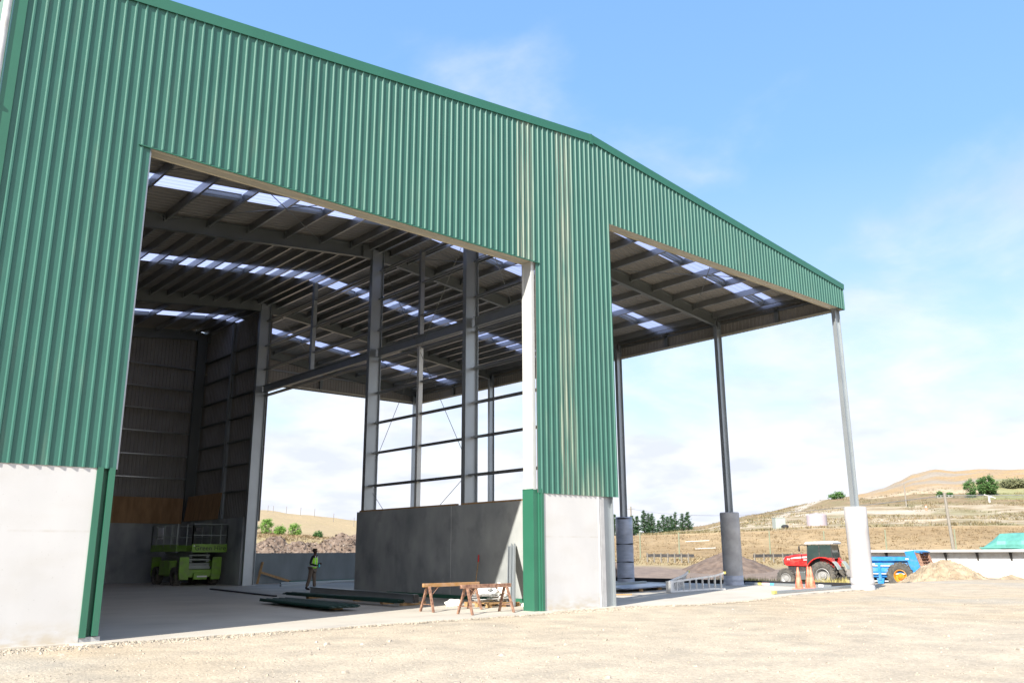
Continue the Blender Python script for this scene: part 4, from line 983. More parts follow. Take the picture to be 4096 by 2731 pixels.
mb = MB(); mb.add([(12.72,4.5,.0),(12.9,4.32,.0),(13.02,4.52,.28),(12.84,4.7,.28),(12.74,4.52,.0),(12.92,4.34,.0),(13.04,4.54,.28),(12.86,4.72,.28)], [(0,1,2,3),(4,5,6,7),(0,1,5,4),(1,2,6,5),(2,3,7,6),(3,0,4,7)]); T('blade', mb, 'darksteel', sv)

# ------------------------------------------------------------------ under the canopy
lad = thing('step_ladder', (0,0,0), 'pale aluminium step ladder lying on its side on the slab', 'ladder')
def lside(a, b_, c, d, name, nr):
    # a,b bottom rail ends ; c,d top rail ends
    a, b_, c, d = map(Vector, (a, b_, c, d)); 
    mb = MB(); k1 = a.lerp(b_, .80)+Vector((0,0,.02)); mb.bar(a, k1, .035, .07); mb.bar(k1, b_+Vector((0,0,-.02)), .035, .07); T('stile', mb, 'offwhite', lad)
    mb = MB(); k2 = c.lerp(d, .80)-Vector((0,0,.06)); mb.bar(c, k2, .035, .07); mb.bar(k2, d, .035, .07); T('stile', mb, 'offwhite', lad)
    for i in range(nr):
        f = (i+.6)/nr*.97; p = a.lerp(b_, f); q = c.lerp(d, f); q.z -= .05 if .4 < f < .95 else .02
        mb = MB(); mb.bar(p, q, .07, .03, u=(1,0,0)); T('tread', mb, 'offwhite', lad)
lside((22.5, 3.98, .05), (26.05, 4.0, .05), (22.5, 3.98, .42), (26.05, 4.0, .70), 'front', 8)
lside((22.4, 4.10, .05), (24.9, 5.45, .05), (22.4, 4.10, .42), (25.3, 5.3, .74), 'rear', 7)
mb = MB(); mb.box(22.3, 22.5, 3.93, 4.16, .02, .45); T('top_cap', mb, 'offwhite', lad)
for p in ((26.07, 4.0, .70), (25.32, 5.31, .74)): mb = MB(); mb.box(p[0]-.05, p[0]+.05, p[1]-.04, p[1]+.04, p[2]-.05, p[2]+.05); T('rubber_foot', mb, 'labely', lad)
for x, y, lab, hm in ((28.72, 2.12, 'faded orange traffic cone standing left of the dusty pair', .98), (29.1, 1.74, 'dusty tan stained traffic cone, the nearer of the overlapping pair', 1.0), (29.25, 1.95, 'orange traffic cone half hidden behind the dusty one', 1.0)):
    c = thing('traffic_cone', (x, y, .0), lab, 'traffic cone', 'traffic cones near the right pier')
    mb = MB(); mb.lathe([(.17, .03), (.155, .10), (.035, .90*hm), (.028, .93*hm), (.018, .90*hm)], (0,0,0), n=24); T('cone_body', mb, 'cone', c, smooth=True)
    mb = MB(); mb.box(-.22, .22, -.22, .22, 0, .035); T('base', mb, 'cone', c, bevel=.01)
rhs = thing('steel_tube', (0,0,0), 'long square steel tube lying along the gravel edge in front of the right pier', 'steel tube')
mb = MB(); mb.bar((24.1, .48, .07), (33.8, 1.3, .07), .1, .1); T('tube', mb, 'galv', rhs, bevel=.006)
mb = MB(); mb.bar((24.02, .475, .07), (24.25, .492, .07), .112, .112); T('end_tape', mb, 'labely', rhs)
rhs = thing('steel_tube', (0,0,0), 'square steel tube with coloured stickers lying behind the traffic cones', 'steel tube')
mb = MB(); mb.bar((31.35, 6.5, .07), (31.0, 1.9, .07), .1, .1); T('tube', mb, 'galv', rhs, bevel=.006)
for a, b_, m_ in ((5.75, 5.55, 'labely'), (5.52, 5.1, 'labelp'), (5.08, 4.85, 'labelb'), (2.5, 2.25, 'labelw')):
    mb = MB(); f0, f1 = (6.5-a)/4.6, (6.5-b_)/4.6; p, q = Vector((31.35, 6.5, .07)), Vector((31.0, 1.9, .07)); mb.bar(p.lerp(q, f0), p.lerp(q, f1), .105, .105); T('sticker', mb, m_, rhs)
# sheets stacked on timbers, plastic covered
o = MB()
for i, (z, dx) in enumerate(((.12, 0), (.14, .3), (.16, -.2))): o.add([(21.2+dx, 5.3, z), (25.4+dx, 6.2, z), (26.6+dx, 8.3, z), (22.4+dx, 7.4, z), (21.2+dx, 5.3, z+.012), (25.4+dx, 6.2, z+.012), (26.6+dx, 8.3, z+.012), (22.4+dx, 7.4, z+.012)], [(0,3,2,1),(4,5,6,7),(0,1,5,4),(1,2,6,5),(2,3,7,6),(3,0,4,7)])
tag(o.build('cladding_sheets', 'wrap'), 'flat stack of grey sheets under plastic, lying on timbers behind the ladder', 'sheet stack')
for x, y, lab in ((22.7, 5.7, 'timber bearer under the left end of the grey sheets'), (24.4, 6.1, 'timber bearer under the right end of the grey sheets')):
    stick('timber_bearer', (x-.2, y-.1, .055), (x+.45, y+.8, .055), .16, .10, 'wood', lab, 'timber bearer', 'timber bearers under the grey sheets')
stick('zinc_length', (21.6, 8.6, .12), (28.4, 10.3, .12), .18, .10, 'galv', 'long zinc section lying behind the grey sheets near the wrapped pier', 'zinc section')
stick('timber_strip', (18.9, 4.9, .03), (20.0, 3.95, .03), .08, .04, 'wood', 'thin brown timber strip on the shaded slab beside the pillar', 'timber strip')
wb = thing('wheelbarrow', (19.2, 4.8, 0), 'grey wheelbarrow half hidden behind the pillar', 'wheelbarrow', rz=.4)
mb = MB(); mb.add([(-.4,-.22,.35),(.3,-.22,.35),(.3,.22,.35),(-.4,.22,.35),(-.6,-.33,.78),(.62,-.33,.72),(.62,.33,.72),(-.6,.33,.78)], [(0,3,2,1),(0,1,5,4),(1,2,6,5),(2,3,7,6),(3,0,4,7)]); T('tray', mb, 'galvdark', wb)
mb = MB(); mb.lathe([(.0,-.04),(.16,-.04),(.18,0),(.16,.04),(0,.04)], (.75,0,.18), (0,1,0), n=20); T('wheel', mb, 'black', wb)
for s in (-1, 1):
    mb = MB(); mb.tube((-1.0, s*.3, .62), (.75, s*.06, .2), .018, n=8); T('handle', mb, 'darksteel', wb)
    mb = MB(); mb.tube((-.35, s*.24, .36), (-.45, s*.24, 0), .016, n=8); T('leg', mb, 'darksteel', wb)
sf = MB(); sp_ = [(32.0+.08*math.sin(i*1.3), 1.5+i*.9) for i in range(34)]
for (x0, y0), (x1, y1) in zip(sp_, sp_[1:]): sf.prof([(0,0),(.03,0),(.09,.26),(.05,.30),(0,.28)], (x0, y0, -.12), (x1, y1, -.12), (1,0,0), v=(0,0,1))
tag(sf.build('silt_fence', 'barrier'), 'low black plastic silt fence running along the far edge of the slab', 'silt fence')

# ------------------------------------------------------------------ tractor
G0 = lambda x, y: ground_z(x, y)
tz = G0(53.2, 14.1)
trac = thing('tractor', (53.3, 14.15, tz), 'red farm tractor with pale roof cab and dusty tyres', 'tractor', rz=math.radians(97))
for s in (-1, 1):
    wheel(trac, (0, s*.86, .94), .95, .50, .50, 'rimgrey', side=s, lugs=20)
    wheel(trac, (2.75, s*.86, .70), .71, .40, .38, 'rimgrey', side=s, lugs=18, deep=False)
mb = MB(); hp = [(1.12, 1.55), (2.92, 1.58), (3.08, 1.72), (3.12, 2.06), (2.98, 2.24), (2.3, 2.38), (1.12, 2.44)]
def loft(mb, hp, w0, w1, crown=.0):
    n_ = len(hp); A = [(x, -w0, z) for x, z in hp]; B = [(x, w0, z) for x, z in hp]
    mb.add(A+B, [(i, (i+1) % n_, n_+(i+1) % n_, n_+i) for i in range(n_)]+[tuple(range(n_-1,-1,-1)), tuple(range(n_, 2*n_))])
loft(mb, hp, .36, .36); T('bonnet', mb, 'red', trac, bevel=.06)
mb = MB(); mb.prof([(1.15, 2.16), (2.55, 2.08), (2.55, 2.15), (2.1, 2.22), (1.15, 2.28)], (0, .352, 0), (0, .368, 0), (1,0,0), v=(0,0,1)); T('bonnet_stripe', mb, 'white', trac)
mb = MB(); mb.prof([(1.15, 1.98), (1.6, 1.98), (1.6, 2.05), (1.15, 2.06)], (0, .352, 0), (0, .368, 0), (1,0,0), v=(0,0,1)); T('bonnet_lettering_strip', mb, 'labelp', trac)
for x in (2.64, 2.76): mb = MB(); mb.box(x, x+.07, .352, .367, 2.0, 2.12); T('bonnet_badge', mb, 'white', trac)
mb = MB(); mb.box(3.09, 3.14, -.3, .3, 1.66, 2.0); T('front_grille', mb, 'darksteel', trac)
for s in (-1, 1): mb = MB(); mb.lathe([(0,.05),(.07,.05),(.08,0),(.07,-.03)], (3.07, s*.24, 2.06), (1,0,0), n=16); T('headlight', mb, 'white', trac)
mb = MB(); mb.box(.5, 2.85, -.26, .26, .6, 1.58); mb.box(-.5, .7, -.3, .3, .6, 1.5); mb.box(2.6, 2.9, -.75, .75, .60, .78); mb.box(-.12,.12,-.8,.8,.85,1.05); T('engine_block', mb, 'darksteel', trac, bevel=.03)
mb = MB()
for i in range(4): mb.box(.78, 1.25, .45, .78, .50+.22*i, .53+.22*i)
mb.box(1.22, 1.25, .45, .48, .5, 1.25); T('cab_step', mb, 'galvdark', trac)
mb = MB(); mb.box(1.4, 2.2, .34, .68, .62, 1.2); T('fuel_tank', mb, 'galvdark', trac, bevel=.04)
mb = MB(); mb.box(-.55, 1.2, -.7, .7, 1.25, 1.35); T('cab_floor', mb, 'darksteel', trac)
mb = MB(); pil = [((1.20,.72,1.3),(1.08,.66,3.08)), ((.26,.74,1.3),(.22,.68,3.08)), ((-.72,.72,2.0),(-.60,.66,3.08))]
for a, b_ in pil:
    for s in (-1, 1): mb.bar((a[0], s*a[1], a[2]), (b_[0], s*b_[1], b_[2]), .06, .06)
T('cab_frame', mb, 'darksteel', trac)
for s in (-1, 1):
    mb = MB(); mb.prof([(1.17,1.35),(.30,1.35),(.25,3.06),(1.05,3.06)], (0, s*.70, 0), (0, s*.712, 0), (1,0,0), v=(0,0,1)); T('cab_window', mb, 'glass', trac)
    mb = MB(); mb.prof([(.22,2.18),(-.68,2.18),(-.58,3.06),(.18,3.06)], (0, s*.70, 0), (0, s*.712, 0), (1,0,0), v=(0,0,1)); T('cab_window', mb, 'glass', trac)
mb = MB(); mb.box(1.12, 1.14, -.66, .66, 2.45, 3.06); T('windscreen', mb, 'glass', trac)
mb = MB(); mb.box(-.64, -.62, -.66, .66, 2.1, 3.06); T('rear_window', mb, 'glass', trac)
mb = MB(); mb.box(-.1, .35, -.2, .25, 1.5, 2.3); T('driver_seat', mb, 'seat', trac, bevel=.05)
mb = MB(); loft(mb, [(-.82, 3.10), (1.22, 3.10), (1.3, 3.16), (1.12, 3.28), (-.6, 3.32), (-.86, 3.24)], .78, .78); T('cab_roof', mb, 'white', trac, bevel=.04)
mb = MB(); mb.box(-.35, .55, -.4, .4, 3.315, 3.345); T('roof_hatch', mb, 'darksteel', trac)
for s in (-1, 1):
    mb = MB(); n_ = 18; A = []
    for i in range(n_+1):
        a = math.radians(22+i*(113)/n_); rr_ = 1.24
        for yy in (.50, 1.08):
            A.append((rr_*math.cos(a), s*yy, .98+rr_*math.sin(a)))
    fs = [(2*i, 2*i+1, 2*i+3, 2*i+2) for i in range(n_)]
    A2 = [(x*.955, y, .98+(z-.98)*.955) for x, y, z in A]; k_ = len(A)
    mb.add(A+A2, fs+[tuple(k_+j for j in f) for f in fs]+[(2*i+1, 2*i+3, k_+2*i+3, k_+2*i+1) for i in range(n_)]+[(2*i, 2*i+2, k_+2*i+2, k_+2*i) for i in range(n_)], 0)
    mb.box(-.75, .28, s*.70 if s < 0 else .50, s*.50 if s < 0 else .70, 1.5, 2.16)
    T('rear_fender', mb, 'red', trac)
    mb = MB(); A = []
    for i in range(7):
        a = math.radians(132+i*5); 
        for rr_ in (1.22, 1.27):
            for yy in (.52, 1.16): A.append((rr_*math.cos(a), s*yy, .98+rr_*math.sin(a)))
    mb.add(A, [(4*i+o1, 4*i+o2, 4*i+4+o2, 4*i+4+o1) for i in range(6) for o1, o2 in ((0,1),(2,3),(0,2),(1,3))]); T('mudguard_extension', mb, 'greybox', trac)
mb = MB(); mb.path([(.98, .70, 3.0), (1.35, 1.0, 3.08), (1.52, 1.15, 3.0)], .02, 6); T('mirror_arm', mb, 'darksteel', trac)
mb = MB(); mb.box(1.48, 1.54, 1.08, 1.24, 2.6, 2.98); T('mirror', mb, 'darksteel', trac, bevel=.015)
mb = MB(); mb.tube((1.2, -.45, 2.3), (1.2, -.45, 3.1), .045, n=10); T('exhaust_stack', mb, 'darksteel', trac)
mb = MB(); mb.bar((-1.05, -.35, .55), (-.3, -.35, .9), .08); mb.bar((-1.05, .35, .55), (-.3, .35, .9), .08); mb.box(-1.0, -.3, -.35, .35, .48, .58); T('linkage', mb, 'darksteel', trac)

# ------------------------------------------------------------------ muck spreader
sp0 = thing('muck_spreader', (53.75, 8.75, G0(53, 8.8)), 'blue muck spreader trailer with one yellow wheel and brown rear beaters', 'trailer', rz=math.radians(95))
for s in (-1, 1): wheel(sp0, (0, s*1.0, .86), .88, .42, .42, 'yellow', side=s, lugs=18)
mb = MB(); A = []
for x in (-.6, 3.0): A += [(x, -.86, .78), (x, .86, .78), (x, 1.02, 1.15), (x, .86, 1.72), (x, 1.06, 1.86), (x, 1.06, 2.12), (x, .96, 2.12), (x, -.96, 2.12), (x, -1.06, 2.12), (x, -1.06, 1.86), (x, -.86, 1.72), (x, -1.02, 1.15)]
mb.add(A, [(i, (i+1) % 12, 12+(i+1) % 12, 12+i) for i in range(6)]+[(i, (i+1) % 12, 12+(i+1) % 12, 12+i) for i in range(7, 12)]+[tuple(range(11,-1,-1)), tuple(range(12, 24))]); T('tub', mb, 'blue', sp0)
for z in (1.50, .98):
    mb = MB(); mb.box(-.55, 2.95, 1.0 if z < 1.2 else .96, 1.04, z, z+.06); T('side_rail', mb, 'offwhite', sp0)
mb = MB(); mb.box(-.55, 2.95, .80, .86, 1.70, 1.73); T('recess_strip', mb, 'bluedark', sp0)
for x in (1.35, 2.7): mb = MB(); mb.box(x-.09, x+.09, .9, 1.10, .60, 1.62); mb.prof([(-.25,.72),(.25,.72),(.15,.22),(-.15,.22)], (x, .92, 0), (x, 1.06, 0), (1,0,0), v=(0,0,1)); T('side_stanchion', mb, 'blue', sp0)
mb = MB(); mb.box(1.62, 2.3, 1.07, 1.08, 1.56, 1.68); T('name_plate', mb, 'white', sp0)
mb = MB(); mb.box(-.62, -.42, 1.07, 1.08, 1.92, 2.02); T('reflector', mb, 'white', sp0)
mb = MB(); mb.box(-.6, 5.6, -.4, .4, .55, .75); mb.bar((4.9, 0, .62), (6.0, 0, .5), .12); T('drawbar', mb, 'darksteel', sp0)
mb = MB()
for s in (-1, 1): mb.prof([(-.40, 2.46), (-.98, 2.52), (-1.5, .75), (-1.1, .50), (-.8, .70)], (0, s*.98, 0), (0, s*1.06, 0), (1,0,0), v=(0,0,1))
mb.prof([(-.92, 2.48), (-.98, 2.54), (-1.35, 2.44), (-1.32, 2.38)], (0, -1.06, 0), (0, 1.06, 0), (1,0,0), v=(0,0,1))
T('beater_housing', mb, 'blue', sp0)
mb = MB()
for s in (-1, 1): mb = MB(); mb.prof([(-.99, 2.42), (-1.28, 2.36), (-1.72, .95), (-1.48, .75)], (0, s*.93, 0), (0, s*.97, 0), (1,0,0), v=(0,0,1)); T('beater_side_plate', mb, 'rust', sp0)
for y in (-.55, 0., .55):
    mb = MB(); mb.tube((-1.0, y, 2.25), (-1.45, y, .85), .09, n=10)
    for i in range(9):
        f = i/8; c = Vector((-1.0, y, 2.25)).lerp(Vector((-1.45, y, .85)), f); a = i*1.2
        mb.lathe([(.09, -.012), (.30, -.012+.02*math.sin(a)), (.30, .012), (.09, .012)], c, Vector((-.36, .15*math.sin(a), -.93)), n=14)
    T('beater_auger', mb, 'rust', sp0)
mb = MB(); mb.path([(-.5, 1.0, 1.75), (-.65, 1.09, 1.4), (-.75, 1.1, .95), (-1.0, 1.09, .9)], .035, 6); T('hydraulic_hose', mb, 'darksteel', sp0)

# ------------------------------------------------------------------ long concrete bunker wall with tarp
bw = thing('bunker_wall', (0,0,0), 'long pale concrete bunker wall with an overhanging lip behind the dirt pile', 'wall')
mb = MB(); mb.box(62.6, 62.9, 4.3, 15.4, -.8, 1.42); mb.box(62.62, 66.5, 4.1, 4.3, -.8, 1.42); T('panel', mb, 'white', bw)
mb = MB(); mb.box(61.95, 63.0, -6, 15.6, 1.42, 1.60); T('lip', mb, 'conc', bw, bevel=.02)
for i in range(5):
    y = 5.1+i*2.25; mb = MB(); mb.prof([(0,0),(.30,0),(.0,-.62)], (62.6, y-.06, 1.42), (62.6, y+.06, 1.42), (-1,0,0), v=(0,0,1)); T('bracket', mb, 'darksteel', bw)
mb = MB(); mb.box(66.0, 66.3, -8, 4.2, -.8, 1.42); T('recess_wall', mb, 'concdark', bw)
tp = thing('green_tarpaulin', (0,0,0), 'green tarpaulin covered heap on top of the long wall', 'tarpaulin')
mb = MB(); n_ = 26; prof_ = [(63.05, 1.6), (63.0, 1.95), (63.1, 2.2), (63.9, 2.72), (65.2, 2.78), (66.2, 1.6)]
rows = []
for j in range(n_+1):
    y = 7.2-j*.55; f = min(1, j/2.2+.12); rows.append([(x+(.15*noise.noise(Vector((x, y, 0)))), y, 1.6+(z-1.6)*(f if z > 1.6 else 1)+.05*noise.noise(Vector((x*2, y*2, 3)))) for x, z in prof_])
k_ = len(prof_)
mb.add([p for r_ in rows for p in r_], [(a*k_+b_, a*k_+b_+1, (a+1)*k_+b_+1, (a+1)*k_+b_) for a in range(n_) for b_ in range(k_-1)]); T('tarp_cover', mb, 'tarp', tp, smooth=False)
mb = MB(); mb.tube((63.02, 7.3, 1.72), (62.98, -6, 1.74), .05, n=8); T('rolled_edge', mb, 'tarp', tp)

# ------------------------------------------------------------------ heaps
def heap(name, c, rx, ry, h, m_, label, cat, seed=1, rough=.12, peaks=((0,0,1,1),), res=70, rot=0, zb_=None, ridge=None):
    vs, fs = [], []
    for i in range(res+1):
        for j in range(res+1):
            u_, v_ = -1+2*i/res, -1+2*j/res; x, y = u_*rx, v_*ry; z = 0
            for px, py, hh, ss_ in peaks:
                d = math.hypot((u_-px)/ss_, (v_-py)/ss_); z = max(z, hh*max(0, 1-d)**.85 if d < 1 else 0)
            if ridge:
                for (x0, h0), (x1, h1) in zip(ridge, ridge[1:]):
                    if x0 <= x <= x1: z = (h0+(h1-h0)*(x-x0)/(x1-x0))*max(0, 1-abs(v_+.1))**.7
            m_k = ss((1-max(abs(u_), abs(v_)))*6)
            nz_ = noise.noise(Vector((x*.7+seed, y*.7, 0)))*1.4+noise.noise(Vector((x*2+seed, y*2, 3)))+.7*noise.noise(Vector((x*5, y*5, seed)))+.5*noise.noise(Vector((x*11, y*11, seed)))
            vs.append((x*math.cos(rot)-y*math.sin(rot), x*math.sin(rot)+y*math.cos(rot), -.15+(z*h+rough*nz_*min(1, z*4+.1))*m_k))
    for i in range(res):
        for j in range(res): a = i*(res+1)+j; fs.append((a, a+res+1, a+res+2, a+1))
    me = bpy.data.meshes.new(name); me.from_pydata(vs, [], fs); me.update(); me.materials.append(M[m_])
    o = bpy.data.objects.new(name, me); COL.objects.link(o); o.location = (c[0], c[1], G0(*c) if zb_ is None else zb_); tag(o, label, cat); return o
dpile = heap('dirt_pile', (52.1, 5.2), 3.3, 3.3, 1.75, 'dirt', 'pale tan dirt pile with clods beside the blue spreader', 'dirt pile', 3, .14, ((-.0,.12,1,.95),(-.1,-.35,.45,.6)))
heap('dirt_pile', (49.6, .9), 1.2, 1.2, .45, 'dirt', 'small low tan dirt heap at the right edge of the photo', 'dirt pile', 8, .08)
heap('soil_mound', (67.2, 32.2), 7.0, 7.0, 3.25, 'moundsoil', 'rounded dark brown soil mound beyond the middle pier', 'soil mound', 4, .10, ((0,0,1,1.0),), zb_=-1.45)
mu = thing('mulch_heap', (0,0,0), 'long brown mulch and rubble heap behind the low wall', 'mulch heap')
rg = [(-8.6,1.2),(-3.9,2.6),(-2.65,2.95),(-1,2.72),(.3,2.72),(1.2,3.1),(1.8,3.42),(2.5,3.2),(3.3,2.85),(4.2,2.45),(8.6,1.0)]
o = heap('mulch_body', (30.2, 46.6), 10.2, 5.2, 1.0, 'mulch', None, None, 6, .26, res=170, rot=math.radians(-41.6), zb_=.0, ridge=[(x*1.19, 1.28+(h-1.6)*1.15) for x, h in rg])
o.parent = mu
o = heap('mulch_heap_right', (32.2, 21.5+9), 2.0, 2.0, 2.0, 'mulch', 'brown mulch pile glimpsed beside the wrapped pier', 'mulch heap', 16, .2); o.name = 'mulch_heap'; o.location = (49.2, 31.6, -1.0); o.scale = (1.2, 1.2, 1.1)
# rubble scraps in the mulch heap
vs, fs = [], []
mo = o = mu.children[0]
for i in range(5200):
    p = mo.data.vertices[r.randrange(len(mo.data.vertices))].co
    if p.z < .3: continue
    p = p+mo.location+Vector((r.uniform(-.06,.06), r.uniform(-.06,.06), .03)); a = r.uniform(.03, .15); b_ = a*r.uniform(.2, .5); th = r.random()*PI; ph = r.uniform(-.7,.7)
    u_ = Vector((math.cos(th)*math.cos(ph), math.sin(th)*math.cos(ph), math.sin(ph)))*a; v_ = Vector((-math.sin(th), math.cos(th), r.uniform(-.5,.5)))*b_
    k_ = len(vs); vs += [p-u_-v_, p+u_-v_, p+u_+v_, p-u_+v_]; fs.append((k_, k_+1, k_+2, k_+3))
me = bpy.data.meshes.new('scraps'); me.from_pydata(vs, [], fs); me.materials.append(mat('scrap_pale', (.06, .045, .034), .9, 0, .3, 9, col2=(.36, .30, .245), detail=2))
o = bpy.data.objects.new('scraps', me); COL.objects.link(o); o.parent = mu; tag(o, kind='stuff')


def clods(pile, n, label, seed):
    rn = random.Random(seed); vs, fs = [], []; V = pile.data.vertices
    for k in range(n):
        if k % 3: q0 = V[rn.randrange(len(V))].co + pile.location; x, y, z = q0.x, q0.y, max(q0.z, G0(q0.x, q0.y))
        else: a = rn.random()*6.28; d = rn.uniform(2.4, 4.6); x, y = pile.location.x+d*math.cos(a), pile.location.y+d*math.sin(a); z = G0(x, y)
        s_ = rn.uniform(.02, .08); o_ = len(vs)
        for p in ((1,0,0),(0,1,0),(-1,0,0),(0,-1,0),(0,0,1),(0,0,-1)): q = Vector(p)*s_*rn.uniform(.6, 1.2); vs.append((x+q.x, y+q.y, z+q.z*.8))
        fs += [(o_+i, o_+(i+1) % 4, o_+4) for i in range(4)]+[(o_+(i+1) % 4, o_+i, o_+5) for i in range(4)]
    me = bpy.data.meshes.new('loose_clods'); me.from_pydata(vs, [], fs); me.materials.append(M['dirt']); o = bpy.data.objects.new('loose_clods', me); COL.objects.link(o); tag(o, label, 'clods', kind='stuff')
clods(dpile, 420, 'loose tan clods strewn over and around the dirt pile', 5)
# ------------------------------------------------------------------ vegetation
def leaves(mb, c, rx, ry, rz_, nclump, per, size, rnd, shell=.55, shape=None, drop=0):
    c = Vector(c)
    for _ in range(nclump):
        while True:
            d = Vector((rnd.uniform(-1,1), rnd.uniform(-1,1), rnd.uniform(-1,1)))
            if .15 < d.length < 1: break
        d = d.normalized()*(shell+(1-shell)*rnd.random()**.6)
        if shape: d = shape(d)
        p = c+Vector((d.x*rx, d.y*ry, d.z*rz_))
        cs = size*rnd.uniform(1.6, 3.2)
        for _ in range(per):
            q = p+Vector((rnd.gauss(0,1), rnd.gauss(0,1), rnd.gauss(0,.8)))*cs*.5
            a = Vector((rnd.uniform(-1,1), rnd.uniform(-1,1), rnd.uniform(-1,1))).normalized(); b_ = a.orthogonal().normalized(); s_ = size*rnd.uniform(.6, 1.4)
            k_ = len(mb.v); mb.v += [tuple(q-a*s_), tuple(q+b_*s_*.45), tuple(q+a*s_), tuple(q-b_*s_*.45)]; mb.f.append((k_, k_+1, k_+2, k_+3)); mb.mi.append(0)
def bush(name, x, y, rx, rz_, mt, label, cat, seed, n=60, per=26, size=.12, group=None, trunk=True, z=None):
    rnd = random.Random(seed); t_ = thing(name, (x, y, (G0(x, y) if z is None else z)-.1), label, cat, group)
    mb = MB(); leaves(mb, (0,0,rz_*1.0), rx, rx, rz_*1.05, n, per, size, rnd, .45); T('crown', mb, mt, t_)
    if trunk:
        mb = MB(); mb.tube((0,0,0), (.05*rx,0,rz_*1.2), rx*.09, rx*.03, n=6)
        for k in range(4): a = k*1.6; mb.tube((0,0,rz_*.4), (rx*.5*math.cos(a), rx*.5*math.sin(a), rz_*1.2), rx*.05, rx*.02, n=5)
        T('trunk', mb, 'bark', t_)
    return t_
def pine(x, y, h, w_, seed, label, group):
    rnd = random.Random(seed); t_ = thing('pine_tree', (x, y, G0(x, y)-.3), label, 'pine tree', group)
    mb = MB(); mb.tube((0,0,0), (0,0,h*.97), h*.022, h*.005, n=7); T('trunk', mb, 'bark', t_)
    mb = MB(); lev = int(h*2.2)
    for i in range(lev):
        f = i/lev; z = h*(.10+.88*f); rr_ = w_*(1-f)**.8*rnd.uniform(.65, 1.12)+.1
        for k in range(rnd.randint(5, 8)):
            a = rnd.random()*6.28; L_ = rr_*rnd.uniform(.6, 1.1)
            for s_ in range(int(5+L_*9)):
                g_ = rnd.random()**.6; p = Vector((math.cos(a)*L_*g_, math.sin(a)*L_*g_, z+.18*L_*g_+rnd.gauss(0, .12)))
                p += Vector((rnd.gauss(0,.16), rnd.gauss(0,.16), 0)); aa = Vector((math.cos(a)+rnd.gauss(0,.5), math.sin(a)+rnd.gauss(0,.5), rnd.uniform(-.1,.7))).normalized(); bb = aa.orthogonal().normalized(); s2 = rnd.uniform(.14, .34)
                k_ = len(mb.v); mb.v += [tuple(p-aa*s2), tuple(p+bb*s2*.4), tuple(p+aa*s2), tuple(p-bb*s2*.4)]; mb.f.append((k_, k_+1, k_+2, k_+3)); mb.mi.append(0)
    T('crown', mb, 'pine', t_)
pn = [(188.8,155.1,6.0,'pine seen between the pillar and the wrapped pier'), (192.3,151.1,5.6,'pine just right of the wrapped pier'), (193.2,150.0,5.4,'rounded pine second right of the wrapped pier'), (194.5,148.4,7.0,'tallest pine of the far row'),
      (195.4,147.4,5.9,'pine close to the right of the tallest one'), (196.0,146.6,5.7,'pine at the right end of the first clump'), (197.2,145.1,3.4,'lowest pine at the start of the second clump'), (198.1,144.1,4.9,'peaked pine leading the second clump'),
      (198.9,143.1,4.2,'low broad pine in the middle of the second clump'), (199.6,142.2,4.3,'low pine left of the peaked one in the second clump'), (200.3,141.3,5.2,'highest pine of the second clump'), (201.6,139.6,4.6,'pine near the right end of the second clump'), (202.5,138.4,5.0,'last pine where the row meets the hillside')]
for i, (x, y, h, lab) in enumerate(pn): pine(x, y, h+1.0, h*.30+.25, 40+i, lab, 'pine trees on the far ridge')
bush('tree', 287.2, 85.2, 3.0, 3.1, 'bush', 'large round dark green tree high on the right hillside', 'tree', 3, n=150, per=32, size=.27)
bush('tree', 280.6, 87.9, 1.5, 3.0, 'bush', 'lighter green tree leaning left of the large round one', 'tree', 5, n=60, per=26, size=.26)
bush('bush', 308.5, 84.6, 4.2, 1.2, 'olive', 'low olive bush at the crest right of the large tree', 'bush', 6, n=90, per=30, size=.4)
bush('bush', 273.0, 94.2, .7, 1.1, 'bush', 'narrow dark bush on the pale slope left of the big trees', 'bush', 8, n=50, per=20, size=.22)
bush('bush', 278.6, 93.5, .85, .9, 'bush', 'small rounded bush between the narrow one and the big trees', 'bush', 9, n=50, per=20, size=.22)
bush('bush', 264.7, 124.0, 2.6, 1.1, 'bush', 'flat bush on the skyline left of the right pier', 'bush', 10, n=60, per=20, size=.3)
for i, (x, y, rx, h, lab, m_) in enumerate(((44.6, 85.7, .75, 1.05, 'bright green bush second from the tall column', 'lightbush'), (46.0, 84.9, .72, .62, 'smaller green bush left of the bright willow-like one', 'lightbush'), (47.7, 84.1, .85, .85, 'yellow green upright bush left of the mulch peak', 'lightbush'),
        (43.0, 86.5, .8, .75, 'dark spiky bush beside the tall column', 'bush'), (50.3, 82.8, .6, .5, 'low bluish bush at the left foot of the mulch peak', 'bush'))):
    bush('bush', x, y, rx, h, m_, lab, 'bush', 20+i, n=70, per=22, size=.10, group='green bushes beyond the mulch heap', z=G0(x, y)-.1)
